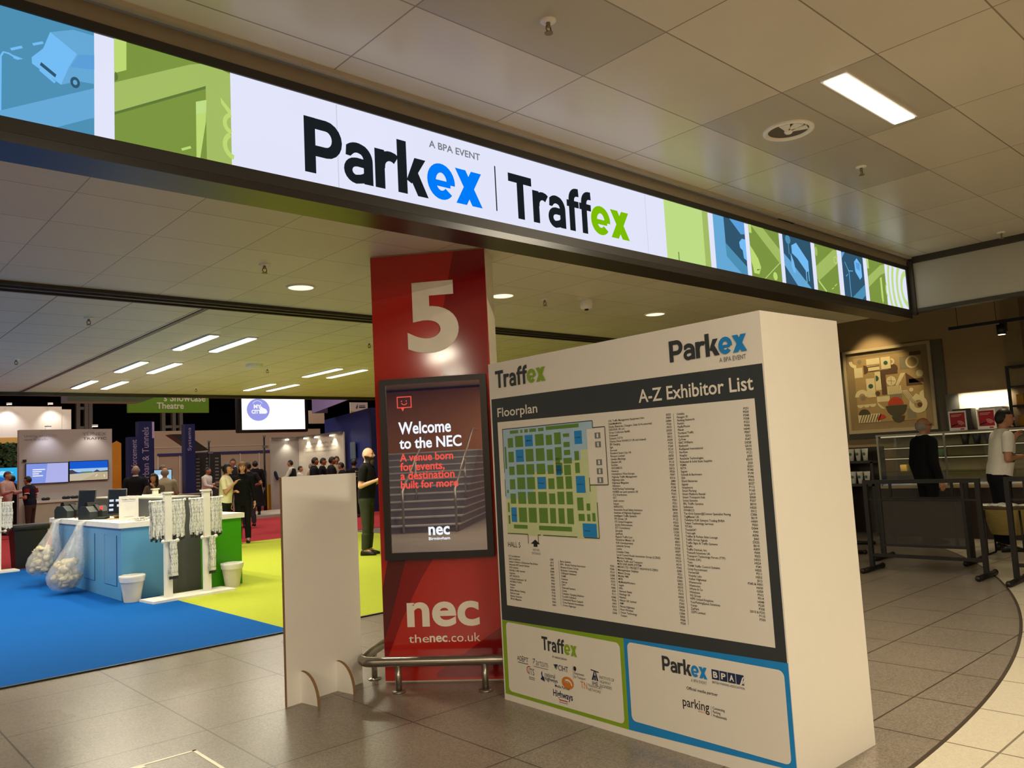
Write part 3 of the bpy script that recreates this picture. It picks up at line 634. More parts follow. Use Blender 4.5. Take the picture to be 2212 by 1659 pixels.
for i, (x, y) in enumerate(((280,120),(165,265),(590,400),(395,515),(800,530),(62,810),(842,925),(805,125))): m.text(('BPA','Feature Area','Theatre','Stage','Catering Area','Lounge','Catering','Lounge')[i], (q2(x,0)[0], q2(x+58,0)[0], q2(0,y+14)[1], q2(0,y)[1]), fb, 2, e+.002)
m.build('floorplan', [INKB, mat('plan_green', '#5f8a2e', .55), mat('plan_black', '#181818', .6), mat('plan_lime_wash', '#ccd6a4', .55), mat('plan_blue_wash', '#a6c6dc', .55), mat('plan_white', '#e4dfd4', .5), INKGR], br, label='coloured hall floorplan')
# exhibitor columns
L1 = '127 Consultancies|2020 Consultancy|Adelen a Division of Enterprise Flex-E-Rent|Advanced NFS Special Vehicles|AGD Systems|Aldridge Traffic Systems|Appyway|APT SKIDATA|Archway Roadmaster UK|ARTSM & TOPAS|Axegaze|Aximo|Balfast Modern Parking|Barbour Logic|Battery Dynamics|BB & E Magazine'
C1 = 'L005|J015|H015|J008|D008|E007|F002|P003|F040|K023|G008|P103|P138|P203|F044|G001'
L2 = 'Berry Systems|BPA - British Parking Association|Bristow & Sutor Group|Buchanan Computing|CADapter Solutions|CAME|Cammax|chev-up|CIHT|Clearwell Systems|Coesia|Complex Charging Solutions|ConeRG Software|Connected Places Catapult|Crane Payment Innovations|Crown Highways'
C2 = 'P301|P340|P210|C008|H041|P275|P135|P400|J034|P111|K080|P206|A001|K015|P301|G046'
L3 = 'CSL Traffic Management Equipment Hire|DebitMyMobile|Denka (Batteries, Chargers, Solar & Accessories)|DESIGNA UK Ltd|Direct Collection Bailiffs|Drakewell|Dynamic CCTV|Dynniq (Now SWARCO UK and Ireland)|EB Charging|Egis|Eurostel|Flowbird Smart City UK|Flowpro Limited|Geveko Markings|Glasdon UK|Go2Sim|GOLDBECK|Hazen.ai|Hemisphere West Europe|Highway Traffic Management|Highways Jobs|Highways Magazine|Hikvision|HUB Parking Technology|HUBER car park systems UK|IC2 Distribution|IDT|imail comms|Inspen|INFRATEC|Innovative Road Safety Solutions|Institute of Highway Engineers|Intelligent Traffic Systems|IPS Group, UK|ITS United Kingdom|Jacobs Enforcement|JCT Consultancy|Jenoptik|JustPark|Kapsch TrafficCom|Kloeckner Metals UK|KSK Developments|Lakeside Group|Lantra|Liveable Cities|Local Council Roads Innovation Group (LCRIG)|Marston Holdings|Matrix Traffic and Transport|MCR ONE ANPR SYSTEM|MEON LTD | PROJECT HIGHWAYS ZERO|Messagemaker Displays|Metric Group|Mobile VMS|MVIS|MyMobileWorkers|nagels|NAL|Navtech Radar|Neology UK|Newlyn|Nissen UK Limited|NMI|Norse Highways|Now Wireless|Omne Technology|Ooberi'.replace('LTD | PROJECT', 'LTD / PROJECT')
C3 = 'E025|P009|G084|P320|P010|D020|E054|E012|A028|P323|P364|P210|P121|A020|G047|P115|P329|G012|P026|F047|K016|J080|P005|P338|P344|P362|A011|P301|P321|E013|B004|J022|G025|P122|K025|P368|D005|C030|P335|F040|B001|P353|G020|A007|A025|H022|P319|A010|P342|K081|F021|P200|G062|E023|K010|P212|F010|H050|P321|P343|G008|P024|C004|E005|P008|P328'
L4 = 'Orbility|Paragon ID|Parking Network|Parklio|PayByPhone|Planet|Portland Traffic|Postworks|Q-Free|R&C Williams|Rediweld|RedSpeed International|Re-Flow|RingGo|Roadside Technologies|Robustel & Solid State Supplies|RSMA|RSTA|Sagoss|Scheidt & Bachmann|SEA|Shield Batteries|Signals|Simplyture|Smart Parking|Smart Platform Rental|Smart Transport Hub|Sonas Systems|SRL Traffic Systems|Sullivision|SWARCO|Tac-Grid System@Connor Specialist Paving|TagMaster UK|Teledyne FLIR Systems Trading BVBA|Telent Technology Services|TITAN|Trackit247|TracLogik|Traffex & Parkex Sales Lounge|Traffic Group Signals|Traffic Signs & Traffic Systems|Traffic|Traffix Devices, Inc.|Transoft Solutions UK|Transport Technology Forum (TTF)|Truvelo (UK)|Twin|TWM Traffic Control Systems|Unity Recruitment|VertexGIS|Vivacity Labs|Volker Highways|Wavetronix|Westcotec|Whyte & Co|Windcave|WJ Group|WPS United Kingdom|YourParkingSpace Solutions|Yunex|ZatPark|ZZPS Limited'
C4 = 'P231|P030|P348|P358|P322|P006|H040|P007|E051|F047|D028|G010|F025|P121|J050|K010|J020|K021|P340|P100|P346|F023|E027|P112|P160|L010|E058|P337|B010|H020|E012|C006|B019|H009|F050|D044|F041|A006|J060|D025|B010|A009|F005|F055|H022|H024|P341|H055|P211|H053|J012|P345 & H001|H030|G050|P332|P014|H048|P230|P300|D010 & P232|P110|P330'
m = MB()
def listing(s, x0, x1, vt, vb, wmax, right=False):
    rows = s.split('|'); n = len(rows); st = (vt-vb)/(n-1)
    # one text block per column: cap height .0098, rows at the board's pitch
    for i, t in enumerate(rows):
        zc = vt - i*st; h = .0112
        vs_, fs_ = TXT[t] if t in TXT else TXT.setdefault(t, text_geo(t, .012, 'RIGHT' if right else 'LEFT', 1, 2))
        sc = h/.70; w_ = max(v[0] for v in vs_) - min(v[0] for v in vs_); sx = sc if w_*sc <= wmax else wmax/w_
        ox = (x1 - sx*max(v[0] for v in vs_)) if right else (x0 - sx*min(v[0] for v in vs_))
        bv = [m._v(fb(ox + x*sx, zc - h/2 + y*sc, e)) for x, y in vs_]
        for f in fs_: m._f([bv[j] for j in f], 0)
TXT = {}
listing(L1, .116, 0, .928, .655, .33); listing(C1, 0, .545, .928, .655, .05, True)
listing(L2, .605, 0, .922, .663, .33); listing(C2, 0, 1.045, .922, .663, .05, True)
listing(L3, 1.072, 0, 1.738, .655, .345); listing(C3, 0, 1.520, 1.742, .662, .05, True)
listing(L4, 1.560, 0, 1.740, .728, .34); listing(C4, 0, 1.992, 1.736, .735, .08, True)
for x, a, b2 in ((.590,.66,.925),(1.060,.66,.925),(1.537,.66,1.745)): m.rect(x, x+.0022, a, b2, fb, 1, e)
m.build('exhibitor_list', [mat('ink_list', '#2e2c29', .6), INKGR], br, label='columns of small dark names and stand numbers')
# partner logos
PLM = [mat('ink_black', '#1d1d1f', .6), INKB, mat('logo_white', '#e9e4d8', .5), INKGR, NAVY, mat('ink_red', '#b3272d', .6), ORANGE, mat('ink_pale', '#eadfc5', .6), mat('ink_indigo', '#22205a', .6)]
def done(n='partner_logo'):
    global m
    m.build(n, PLM, br); m = MB()
m = MB(); tx = lambda s, u0, u1, v0, v1, mi, b_=.01, al='LEFT': m.text(s, (u0, u1, v0, v1), fb, mi, e, bold=b_, align=al)
tx('in association', .486, .612, .338, .352, 0, .008); done('caption'); tx('Media Partner', .495, .625, .166, .182, 0, .008)
done('caption'); tx('AD', .150, .195, .272, .300, 0, 0); tx('E', .198, .212, .270, .304, 0, 0); tx('PT', .215, .258, .272, .300, 0, 0); m.rect(.155, .255, .258, .264, fb, 3, e)
done(); tx('artsm', .330, .440, .268, .300, 3, -.004); m.line((.305,.275), (.322,.305), .006, fb, 3, e); m.line((.300,.300), (.322,.305), .006, fb, 3, e); m.rect(.305, .44, .256, .26, fb, 3, e)
done(); tx('CIHT', .533, .618, .270, .302, 4, .006); m.poly([(.490,.298),(.530,.304),(.505,.272),(.500,.290)], fb, 4, e); m.poly([(.512,.272),(.526,.300),(.530,.300),(.518,.272)], fb, 4, e)
done(); m.rect(.660, .662, .240, .318, fb, 0, e); m.disc(.677, .302, .012, .014, fb, 0, e); tx('Department\nfor Transport', .668, .762, .244, .284, 0, 0)
done(); m.poly([(.812,.262),(.828,.262),(.842,.318),(.836,.318)], fb, 4, e); m.poly([(.866,.262),(.852,.262),(.842,.318),(.848,.318)], fb, 4, e); m.rect(.834,.846,.262,.29,fb,4,e); m.line((.808,.318),(.872,.312),.006,fb,4,e)
tx('IHE', .816, .862, .234, .256, 4, .006); tx('INSTITUTE OF\nHIGHWAY\nENGINEERS', .876, .990, .232, .296, 3, .008)
done(); tx('ITS', .258, .310, .200, .240, 3, .01); m.ring(.262, .228, .018, .024, fb, 5, e, 14, 60, 260); m.rect(.256,.312,.182,.187,fb,3,e); m.rect(.256,.312,.172,.176,fb,3,e)
done(); m.poly([(.365,.190),(.405,.180),(.400,.205),(.385,.215),(.385,.244),(.374,.228),(.378,.205)], fb, 4, e); tx('national', .408, .500, .214, .240, 4, 0); tx('highways', .408, .520, .184, .214, 4, .012)
done(); m.disc(.609, .208, .052, .036, fb, 6, e); m.ring(.609, .190, .030, .040, fb, 2, e+.0008, 16, 10, 120); tx('RSTA', .578, .636, .205, .225, 7, .01)
done(); tx('TN', .718, .772, .200, .238, 6, 0); tx('TRANSPORT\nNETWORK', .778, .895, .196, .234, 3, .004)
done(); tx('Highways', .475, .645, .098, .150, 8, .02); m.rect(.525, .600, .094, .100, fb, 5, e); m.rect(.525, .60, .082, .086, fb, 3, e)
done()
for i, t in enumerate('BPA'):
    a = 1.660 + i*.0475; m.rect(a, a+.044, .410, .458, fb, 4, e); m.text(t, (a+.009, a+.035, .419, .449), fb, 2, e+.001, bold=.03)
m.rect(1.8025, 1.846, .410, .458, fb, 4, e); m.ring(1.872, .41, .030, .036, fb, 2, e+.001, 10, 100, 170); m.poly([(1.822,.41),(1.832,.41),(1.846,.447),(1.846,.452),(1.838,.445)], fb, 2, e+.001)
tx('BRITISH PARKING ASSOCIATION', 1.660, 1.846, .390, .401, 4, .004); done(); tx('Official media partner', 1.496, 1.688, .326, .346, 0, .012)
done('caption'); tx('parking', 1.465, 1.630, .228, .290, 0, .006); tx('REVIEW NEWS', 1.56, 1.63, .231, .239, 6, 0); m.rect(1.640, 1.642, .226, .275, fb, 3, e); tx('Connecting\nParking\nProfessionals', 1.650, 1.730, .226, .275, 0, .01)
done()

# ---- card partition on two feet
pa = thing('display_board', 'blank white cardboard panel standing on two feet left of the column', 'panel', (2.492, 5.093, 0), R(9.3))
m = MB(); m.box(0, .648, 0, .024, 0, 1.512); m.build('panel', WHITE, pa)
m = MB(); m.box(-.0012, 0, .001, .023, .001, 1.511); m.box(.648, .6492, .001, .023, .001, 1.511); m.build('corrugated_edge', CARD_EDGE, pa, label='brown corrugated edge')
for x in (.112, .415):
    arc = [(0, 0)] + [(-.172*math.sin(R(a))**.9, .205*math.cos(R(a))) for a in range(90, -1, -9)]
    ft = MB(); ft.prism(arc, x, x+.022, lambda u, v, d: (d, u, v)); fo = ft.build('foot', WHITE, pa)
    ft = MB()
    P_ = arc[1:]
    for (a, b2), (c_, d_) in zip(P_, P_[1:]): ft._f([ft._v(q) for q in ((x-.0005,a*1.004,b2*1.004+.0006),(x+.0225,a*1.004,b2*1.004+.0006),(x+.0225,c_*1.004,d_*1.004+.0006),(x-.0005,c_*1.004,d_*1.004+.0006))])
    ft.build('corrugated_edge', CARD_EDGE, fo, label='brown corrugated edge')
# ---- floor access plate
fp = thing('floor_hatch', 'square access hatch with pale metal edging set in the floor', 'hatch', (0, 0, 0))
m = MB(); m.box(1.05, 1.755, 4.05, 4.755, .0, .002); m.build('plate', FLOORM, fp)
m = MB()
for a in ((1.04,1.06,4.04,4.765),(1.745,1.765,4.04,4.765),(1.04,1.765,4.745,4.765),(1.04,1.765,4.04,4.06)): m.box(a[0], a[1], a[2], a[3], 0, .0035)
m.box(1.43, 1.48, 4.715, 4.745, 0, .003); m.build('edging', mat('aluminium_edging', '#c6bba6', .35, .6), fp, label='pale metal edging')

# ---- concrete stair behind the viewpoint (seen mirrored in the display)
q = Vector((3.234, 5.056, 0)) + Vector((-.759, -.651, 0))*12.3 + Vector((.651, -.759, 0))*(-3.6)
st = thing('staircase', 'concrete staircase mirrored in the tall display screen', 'staircase', q, R(-49.406) + PI)
# local: +x runs to the mirrored left, -y faces the display, +y climbs away
CONC = mat('stair_concrete', '#8f8a86', .6, noise=.1); NOSE = mat('stair_riser', '#55504e', .6)
m = MB()
for i in range(11):
    m.box(-1.75, .09*i, i*.30, 4.6, i*.17, (i+1)*.17 - .03, 0); m.box(-1.76, .01+.09*i, i*.30 - .01, 4.6, (i+1)*.17 - .03, (i+1)*.17, 1)
m.build('steps', [NOSE, CONC], st)
for x in (-1.72, -.5):
    m = MB(); m.tube([(x,-.1,.0),(x,-.1,.95),(x,2.5,2.4),(x,3.2,2.4)], .028, 8); m.tube([(x,1.2,.7),(x,1.2,1.62)], .024, 8); m.build('handrail', STEEL, st)
q2_ = Vector((3.234, 5.056, 0)) + Vector((-.759, -.651, 0))*17.4
m = MB(); m.box(-9, 7, 0, .2, 0, 3.7); o = struct(m.build('wall_stair', ORW)); o.location = q2_; o.rotation_euler = (0, 0, R(-49.406))
# ================================================================ EXHIBITION ENTRANCE HALL
BLUEL = mat('blue_laminate', '#5a9cc8', .35, spec=.4, noise=.03); GREENL = mat('green_laminate', '#3f9a12', .35, noise=.03)
# ---- registration counter: blue wing, grey spine, green wing
rc = thing('registration_counter', 'registration counter with blue and green wings either side of a dark grey spine', 'counter', (3.22, 11.14, .012))
m = MB(); m.box(0, .55, 0, 3.6, 0, .918); m.build('blue_wing', BLUEL, rc, label='blue wing')
m = MB(); m.box(1.02, 1.60, 0, 3.6, 0, .918); m.build('green_wing', GREENL, rc, label='green wing')
m = MB(); m.box(.55, 1.02, .004, 3.6, 0, 1.255); m.build('spine', DARKGREY, rc, label='dark grey spine')
m = MB(); m.box(.545, 1.025, -.002, 3.61, 1.256, 1.275); m.build('spine_cap', mat('light_grey_cap', '#a9a69c', .5), rc)
m = MB(); m.box(-.035, .549, -.035, 3.63, .919, .988); m.build('worktop', WHITEP, rc); m = MB(); m.box(1.021, 1.635, -.035, 3.63, .919, .988); m.build('worktop', WHITEP, rc)
GRV = mat('door_gap', '#123a5c', .6)
for y0_, y1_ in ((.18, .70), (1.18, 1.70), (2.2, 2.72)):
    m = MB(); m.box(-.006, -.001, y0_, y1_, .175, .815); do = m.build('door', BLUEL, rc)
    g_ = MB()
    for a in ((y0_-.006,y0_,.17,.82),(y1_,y1_+.006,.17,.82),(y0_,y1_,.17,.175)): g_.box(-.0065, -.0005, a[0], a[1], a[2], a[3])
    g_.build('door_gap', GRV, do)
CZ = 1.0005
# ---- things on the counter
pq = thing('label_printer', '', 'printer', (3.36, 14.25, CZ), R(20), 'label printers on the counter')
DKP = mat('printer_grey', '#2b3234', .45)
def loft_box(m, x0, x1, prof, mi=None):   # prof = (y,z) outline extruded in x
    m.prism(prof, x0, x1, lambda u, v, d: (d, u, v), mi)
m = MB(); loft_box(m, -.15, .15, [(-.16,0),(.16,0),(.16,.13),(.10,.19),(-.05,.19),(-.16,.11)]); m.build('body', DKP, pq)
m = MB(); loft_box(m, -.10, .10, [(-.02,.19),(.09,.19),(.07,.245),(.0,.245)]); m.build('hood', BLACK, pq)
m = MB(); loft_box(m, -.025, .025, [(-.17,.0),(-.165,.12),(-.05,.20),(.0,.2),(.0,.21),(-.06,.21),(-.175,.12),(-.18,.0)]); m.build('strap', BLACK, pq)
pq['label'] = 'dark grey label printer above the left hanging bag'
p2 = dup(pq, (3.40, 13.05, CZ), R(14), 'dark grey label printer with a red light, above the right hanging bag')
m = MB(); m.ball((.02,-.165,.16), .022); m.build('red_light', emit('red_led', (1.0,.03,.03), 3.0), p2, label='glowing red light')
tb = thing('tablet', '', 'tablet', (3.46, 13.72, CZ), R(-24), 'tablets on sloping stands')
m = MB(Matrix.Translation((0,0,.06)) @ Matrix.Rotation(R(-24), 4, 'X')); m.box(-.125, .125, -.012, .012, 0, .40, bev=.008); m.build('casing', BLACK, tb)
m = MB(Matrix.Translation((0,0,.06)) @ Matrix.Rotation(R(-24), 4, 'X')); m.rect(-.112, .112, .02, .38, front(-.0135)); m.build('screen', mat('dark_screen', '#10151f', .08, spec=.7), tb)
m = MB(); loft_box(m, -.05, .05, [(.01,.06),(.22,0),(.25,0),(.12,.30)]); m.box(-.13, .13, -.06, .24, 0, .012); m.build('stand', mat('pale_wood', '#c8b48c', .6), tb)
tb['label'] = 'dark tablet on a pale wooden stand behind the left printer'
t2 = dup(tb, (3.50, 12.30, CZ), R(-22), 'tablet showing white icons on a pale wooden stand, left of the notice')
m = MB(Matrix.Translation((0,0,.06)) @ Matrix.Rotation(R(-24), 4, 'X')); fk = front(-.0145)
for a, b_ in ((-.10,.20),(-.02,.20),(.05,.21),(-.10,.13),(.0,.12),(-.10,.06),(.04,.05)): m.rect(a, a+.055, b_, b_+.035, fk)
m.build('icons', emit('icon_white', (.8,.85,1.0), .9), t2)
ns = thing('notice_stand', 'small white upright notice on the counter corner', 'notice', (3.46, 11.62, CZ), R(-12))
m = MB(); m.box(-.12, .12, -.004, .004, .0, .33); m.box(-.12, .12, -.06, .06, 0, .006); m.build('holder', PAPER, ns)
m = MB(); fn2 = front(-.005); m.text('Traffex | Parkex', (-.085, .085, .272, .292), fn2, 0, 0, bold=.02); m.rect(-.08, .08, .258, .261, fn2, 0); m.rect(-.06, .06, .05, .053, fn2, 0)
m.build('print', mat('notice_ink', '#3a3a3c', .6), ns)
for i, (x, y, lb) in enumerate(((3.52,13.62,'clear plastic bottle standing between the two printers'),(3.68,12.75,'clear plastic bottle between the tablets'))):
    bo = thing('bottle', lb, 'bottle', (x, y, CZ), 0, 'bottles on the counter')
    m = MB(); m.lathe([(.030,0),(.032,.01),(.032,.13),(.028,.15),(.013,.18),(.013,.195)], n=14); m.build('body', glass('clear_plastic', (.86,.9,.9), .12), bo)
    m = MB(); m.cyl((0,0,.196), (0,0,.212), .0145, n=12); m.build('cap', WHITEP, bo)
for i, (x, y, lb) in enumerate(((3.42,12.72,'black card reader with a cable in front of the right printer'),(3.40,13.72,'black card reader in front of the left printer'))):
    cr = thing('card_reader', lb, 'card reader', (x, y, CZ), R(30))
    m = MB(); m.box(-.05, .05, -.09, .09, 0, .03, bev=.008); m.build('body', BLACK, cr)
    m = MB(); m.box(-.035, .035, .02, .07, .0302, .033); m.build('display', DKP, cr)
m = MB()
for i in range(26):
    a = random.uniform(0, 6.28); m.tube([(.10*random.uniform(-1,1)+.05*math.cos(a+t), .13*random.uniform(-1,1)+.05*math.sin(a+t), .006+.045*random.random()) for t in (0,.7,1.4)], .009, 5, flat=.4)
tag(m.build('lanyard_heap', WHITEP, loc=(3.52, 11.36, CZ)), 'loose heap of white lanyards on the counter behind the left post', 'lanyards', kind='stuff')
# ---- clear bags hanging from the counter edge
FILM = NT('clear_bag_film'); t_ = FILM.n('ShaderNodeBsdfTransparent'); g_ = FILM.n('ShaderNodeBsdfPrincipled'); g_.inputs['Base Color'].default_value = (.78,.76,.72,1); g_.inputs['Roughness'].default_value = .18
tc = FILM.n('ShaderNodeTexCoord'); nz = FILM.noise(tc.outputs['Object'], 9, 4); mx = FILM.n('ShaderNodeMixShader'); FILM.l(FILM.math('MULTIPLY_ADD', nz, .50, .08), mx.inputs[0])
FILM.l(t_.outputs[0], mx.inputs[1]); FILM.l(g_.outputs[0], mx.inputs[2]); FILM.l(mx.outputs[0], FILM.out.inputs[0])
CRUMP = mat('crumpled_paper', '#c9bd9a', .8, noise=.3, nscale=14)
def bag(y, lb, zb, seed):
    random.seed(seed)
    t = thing('rubbish_bag', lb, 'bag', (3.14, y, zb), 0, 'clear bags hanging from the counter')
    n = 22; m = MB(); rings = []; top = 1.001 - zb
    for k_, (r, fz, off) in enumerate(((.03,0,-.22),(.15,.03,-.22),(.225,.12,-.215),(.25,.22,-.20),(.235,.34,-.17),(.19,.48,-.125),(.12,.68,-.075),(.07,.84,-.045),(.045,.97,-.02),(.05,1.003,.06),(.04,1.006,.12))):
        ring_ = []
        for i in range(n):
            a = 2*PI*i/n; w = 1 + .10*math.sin(5*a+seed+k_*.3) + .05*random.uniform(-1,1)
            x_ = off + r*w*math.cos(a)*.9 if fz > .98 else min(.035, off + r*w*math.cos(a)*.9); ring_.append(m._v((x_, r*w*math.sin(a) + .03*(1-fz), fz*top if fz < .98 else top + .004 + .003*math.sin(a))))
        rings.append(ring_)
    for A, B_ in zip(rings, rings[1:]):
        for i in range(n): m._f([A[i], A[(i+1)%n], B_[(i+1)%n], B_[i]], 0, True)
    m._f(rings[0][::-1]); m.build('film', FILM.m, t)
    m = MB()
    for i in range(60):
        a = random.uniform(0, 6.28); r = .185*random.random()**.4; z = random.uniform(.06, .42); r *= 1.0 if z < .28 else .75
        c_ = (min(-.04, -.20+.06*z + r*math.cos(a)*.85), r*math.sin(a)+.02, z)
        m.ball(c_, random.uniform(.035,.06), random.uniform(.035,.065), random.uniform(.03,.055), 0, 7, 5, .4)
    o = m.build('crumpled_contents', CRUMP, t); o['kind'] = 'stuff'
bag(14.02, 'clear bag of crumpled cream paper, the left one hanging from the blue counter', .17, 3)
bag(12.66, 'clear bag of crumpled cream paper, the right one hanging from the blue counter', .05, 5)
random.seed(11)
# ---- bins
def bin_(x, y, lb, s=1.0):
    t = thing('waste_bin', lb, 'bin', (x, y, .012), 0, 'white waste bins by the counter')
    m = MB(); m.lathe([(.098*s,0),(.112*s,.10*s),(.148*s,.315*s),(.152*s,.32*s),(.138*s,.31*s),(.1*s,.12*s),(.02,.10*s)], n=24, wob=.012, cap=False); m.lathe([(.0,0),(.098*s,0)], n=24, cap=False); m.build('bucket', mat('white_plastic_bin', '#d9d4c4', .5), t)
    m = MB(); m.lathe([(.146*s,.25*s),(.154*s,.30*s),(.158*s,.326*s),(.145*s,.332*s),(.13*s,.29*s),(.105*s,.23*s)], n=26, wob=.03, cap=False); m.build('liner', mat('white_liner', '#e8e6df', .4), t)
bin_(3.30, 10.97, 'white waste bin with a liner in front of the blue corner of the counter'); bin_(4.60, 10.96, 'white waste bin with a liner in front of the green end of the counter', .98)
wb = thing('wheelie_bin', 'large black plastic bin behind the hanging bags', 'bin', (3.44, 17.62, .012))
m = MB(); pb = [(.23,0),(.255,.4),(.28,.74)]
A_ = [[m._v((sx*r, sy*r*.95, z)) for sx, sy in ((-1,-1),(1,-1),(1,1),(-1,1))] for r, z in pb]
for a, b_ in zip(A_, A_[1:]):
    for i in range(4): m._f([a[i], a[(i+1)%4], b_[(i+1)%4], b_[i]])
m._f(A_[0][::-1]); m._f(A_[-1]); m.build('body', BLACK, wb)
m = MB(); m.box(-.31, .31, -.30, .30, .70, .80, bev=.02); m.build('rim', BLACK, wb)
# ---- lanyard stands
LAN = NT('lanyard_webbing'); bs = LAN.bsdf(.6); tc = LAN.n('ShaderNodeTexCoord'); mp = LAN.n('ShaderNodeMapping'); mp.inputs['Scale'].default_value = (70, 70, 34); LAN.l(tc.outputs['Object'], mp.inputs[0])
oi = LAN.n('ShaderNodeObjectInfo'); ad = LAN.n('ShaderNodeVectorMath', operation='ADD'); LAN.l(mp.outputs[0], ad.inputs[0]); LAN.l(oi.outputs['Location'], ad.inputs[1])
rp = LAN.math('GREATER_THAN', LAN.noise(ad.outputs[0], 1.0, 3), .54); LAN.l(LAN.mix(rp, (.80,.79,.76), (.42,.44,.48)), bs.inputs['Base Color'])
HOOK = mat('lanyard_clip', '#3a3a3a', .4, .5)
def lanyard_mesh(L, sway, seed):
    random.seed(seed); m = MB(); w = .015
    for s_, yy in ((-1, .016), (1, -.016)):
        pts = [(s_*.006 + sway*(t**2) + .006*math.sin(9*t+seed), yy*(1 - .4*t) + .004*math.sin(7*t+seed*2), .004 - L*t) for t in [i/7 for i in range(8)]]
        A = [m._v((x-w, y, z)) for x, y, z in pts]; B_ = [m._v((x+w, y+.004, z)) for x, y, z in pts]
        for i in range(7): m._f([A[i], B_[i], B_[i+1], A[i+1]], 0, True)
    m._f([m._v(p) for p in ((-w-.006,.016,.004),(w-.006,.02,.004),(w-.002,.0,.019),(-w-.002,0,.019))]); m._f([m._v(p) for p in ((w+.006,-.012,.004),(-w+.006,-.016,.004),(-w-.002,0,.019),(w-.002,0,.019))])
    m.box(sway-.014, sway+.014, -.004, .004, -L-.035, -L, 1)
    me = m.build('lanyard', [LAN.m, HOOK]); return me
protos = [lanyard_mesh(.43 + .015*i, (-.012, .008, .0, .014)[i], i+2) for i in range(4)]
prl = [lanyard_mesh(.44, .02*(-1)**i, i+9) for i in range(3)]
used = set()
def hang(p, i, label, group, low=False, rz=0.0):
    src = (prl if low else protos)[i % (3 if low else 4)]
    if src.name in used: o = src.copy(); COL.objects.link(o)
    else: o = src; used.add(src.name)
    tag(o, label, 'lanyard', group, rz, p); return o
def lanyard_stand(x, y, rz, label, posts, where, skip=()):
    t = thing('lanyard_stand', label, 'stand', (x, y, .012), rz, 'white lanyard stands'); M = Matrix.Translation((x, y, .012)) @ Matrix.Rotation(rz, 4, 'Z')
    xs = [px for px, _ in posts]; m = MB(); m.box(min(xs)-.28, max(xs)+.30, -.20, .20, 0, .03); m.build('base', WHITEP, t)
    for px, nm in posts:
        m = MB(); m.box(px-.045, px+.045, -.03, .03, .03, 1.335); m.build('post', WHITEP, t)
        m = MB(); m.box(px-.062, px+.062, -.047, .047, 1.335, 1.355); m.build('post_cap', WHITEP, t)
        m = MB(); m.cyl((px-.22,-.0,1.245), (px+.23,0,1.245), .010, n=10); m.ball((px-.222,0,1.245), .018); m.ball((px+.232,0,1.245), .018); m.build('peg_rail', WHITEP, t)
        m = MB(); m.cyl((px-.085,-.06,.735), (px+.095,-.06,.735), .010, n=10); m.box(px-.03, px+.03, -.065, -.03, .72, .75); m.ball((px-.088,-.06,.735), .026); m.ball((px+.098,-.06,.735), .026); m.build('peg_rail', WHITEP, t)
        for side, lab in ((-1, 'left'), (1, 'right')):
            for i in range(11):
                if (nm, lab) in skip: continue
                hang(M @ Vector((px + side*(.058 + .0145*i), random.uniform(-.008,.008), 1.238)), i, 'printed lanyard on the upper %s peg of %s' % (lab, nm), 'lanyards on the upper %s peg of %s' % (lab, nm), rz=rz + random.uniform(-.35,.35))
        if (nm, 'low') in skip: continue
        for i in range(8): hang(M @ Vector((px + .01 + .009*i, -.06, .728)), i, 'printed lanyard on the lower peg of %s' % nm, 'lanyards on the lower peg of %s' % nm, True, rz + random.uniform(-.6,.6))
lanyard_stand(3.64, 10.66, R(6), 'white lanyard stand with two posts in front of the counter', [(0, 'the left post of the front stand'), (.52, 'the right post of the front stand')], 'front')
lanyard_stand(2.75, 17.1, R(2), 'white lanyard stand with one post at the far left edge of the blue carpet', [(.12, 'the far left stand')], 'left', skip=(('the far left stand','left'),('the far left stand','low')))
lanyard_stand(4.98, 15.2, R(4), 'white lanyard stand with one post behind the counter', [(0, 'the stand behind the counter')], 'rear', skip=(('the stand behind the counter','low'),))

# ================================================================ BOOTHS FAR BEHIND
GREYW = mat('booth_grey', '#a9a29c', .6, noise=.03, nscale=1); BEIGE = mat('booth_beige', '#b6a38d', .7, noise=.05, nscale=1); PALE = mat('booth_pale', '#cfc8be', .6, noise=.03)
TXG = mat('booth_text_grey', '#6f6a70', .6); TXD = mat('booth_text_dark', '#38343a', .6); NVB = mat('booth_navy', '#1c2358', .5, noise=.05); PURP = mat('fascia_indigo', '#37326b', .5)
yb = thing('exhibition_booth', 'grey booth wall with a company name and two screens', 'booth', (5.6, 30, 0))
m = MB(); m.box(0, 2.8, 0, .3, .1, 3.35); m.build('wall', GREYW, yb)
m = MB(); m.box(-.4, 2.7, -2.7, .3, .012, .12); m.build('platform', mat('booth_plinth', '#8b7f6d', .6), yb); m = MB(); m.box(.15, 2.8, -.55, -.002, .95, 1.02); m.build('shelf', PALE, yb)
m = MB(); m.box(.15, 2.8, -.5, -.004, .125, .949); m.build('cabinet', mat('cabinet_beige', '#b0a595', .6), yb)
fy = front(-.004); m = MB(); m.text('YUNEX', (1.86, 2.62, 3.12, 3.24), fy, 0, 0, bold=-.012); m.text('TRAFFIC', (1.88, 2.62, 2.98, 3.065), fy, 1, 0, bold=.01); m.text("Uniting what's\nnext in traffic", (.14, .88, 2.99, 3.19), fy, 0, 0, bold=0); m.build('lettering', [TXG, TXD], yb)
m = MB(); m.box(.10, .20, -.05, 0, 2.3, 2.38); m.build('speaker', BLACK, yb)
def wall_screen(x, y, z0_, z1_, w, lb, art):
    t = thing('screen', lb, 'screen', (x, y, z0_)); m = MB(); m.box(0, w, -.05, 0, 0, z1_-z0_); m.build('casing', BLACK, t); art(t, w, z1_-z0_); return t
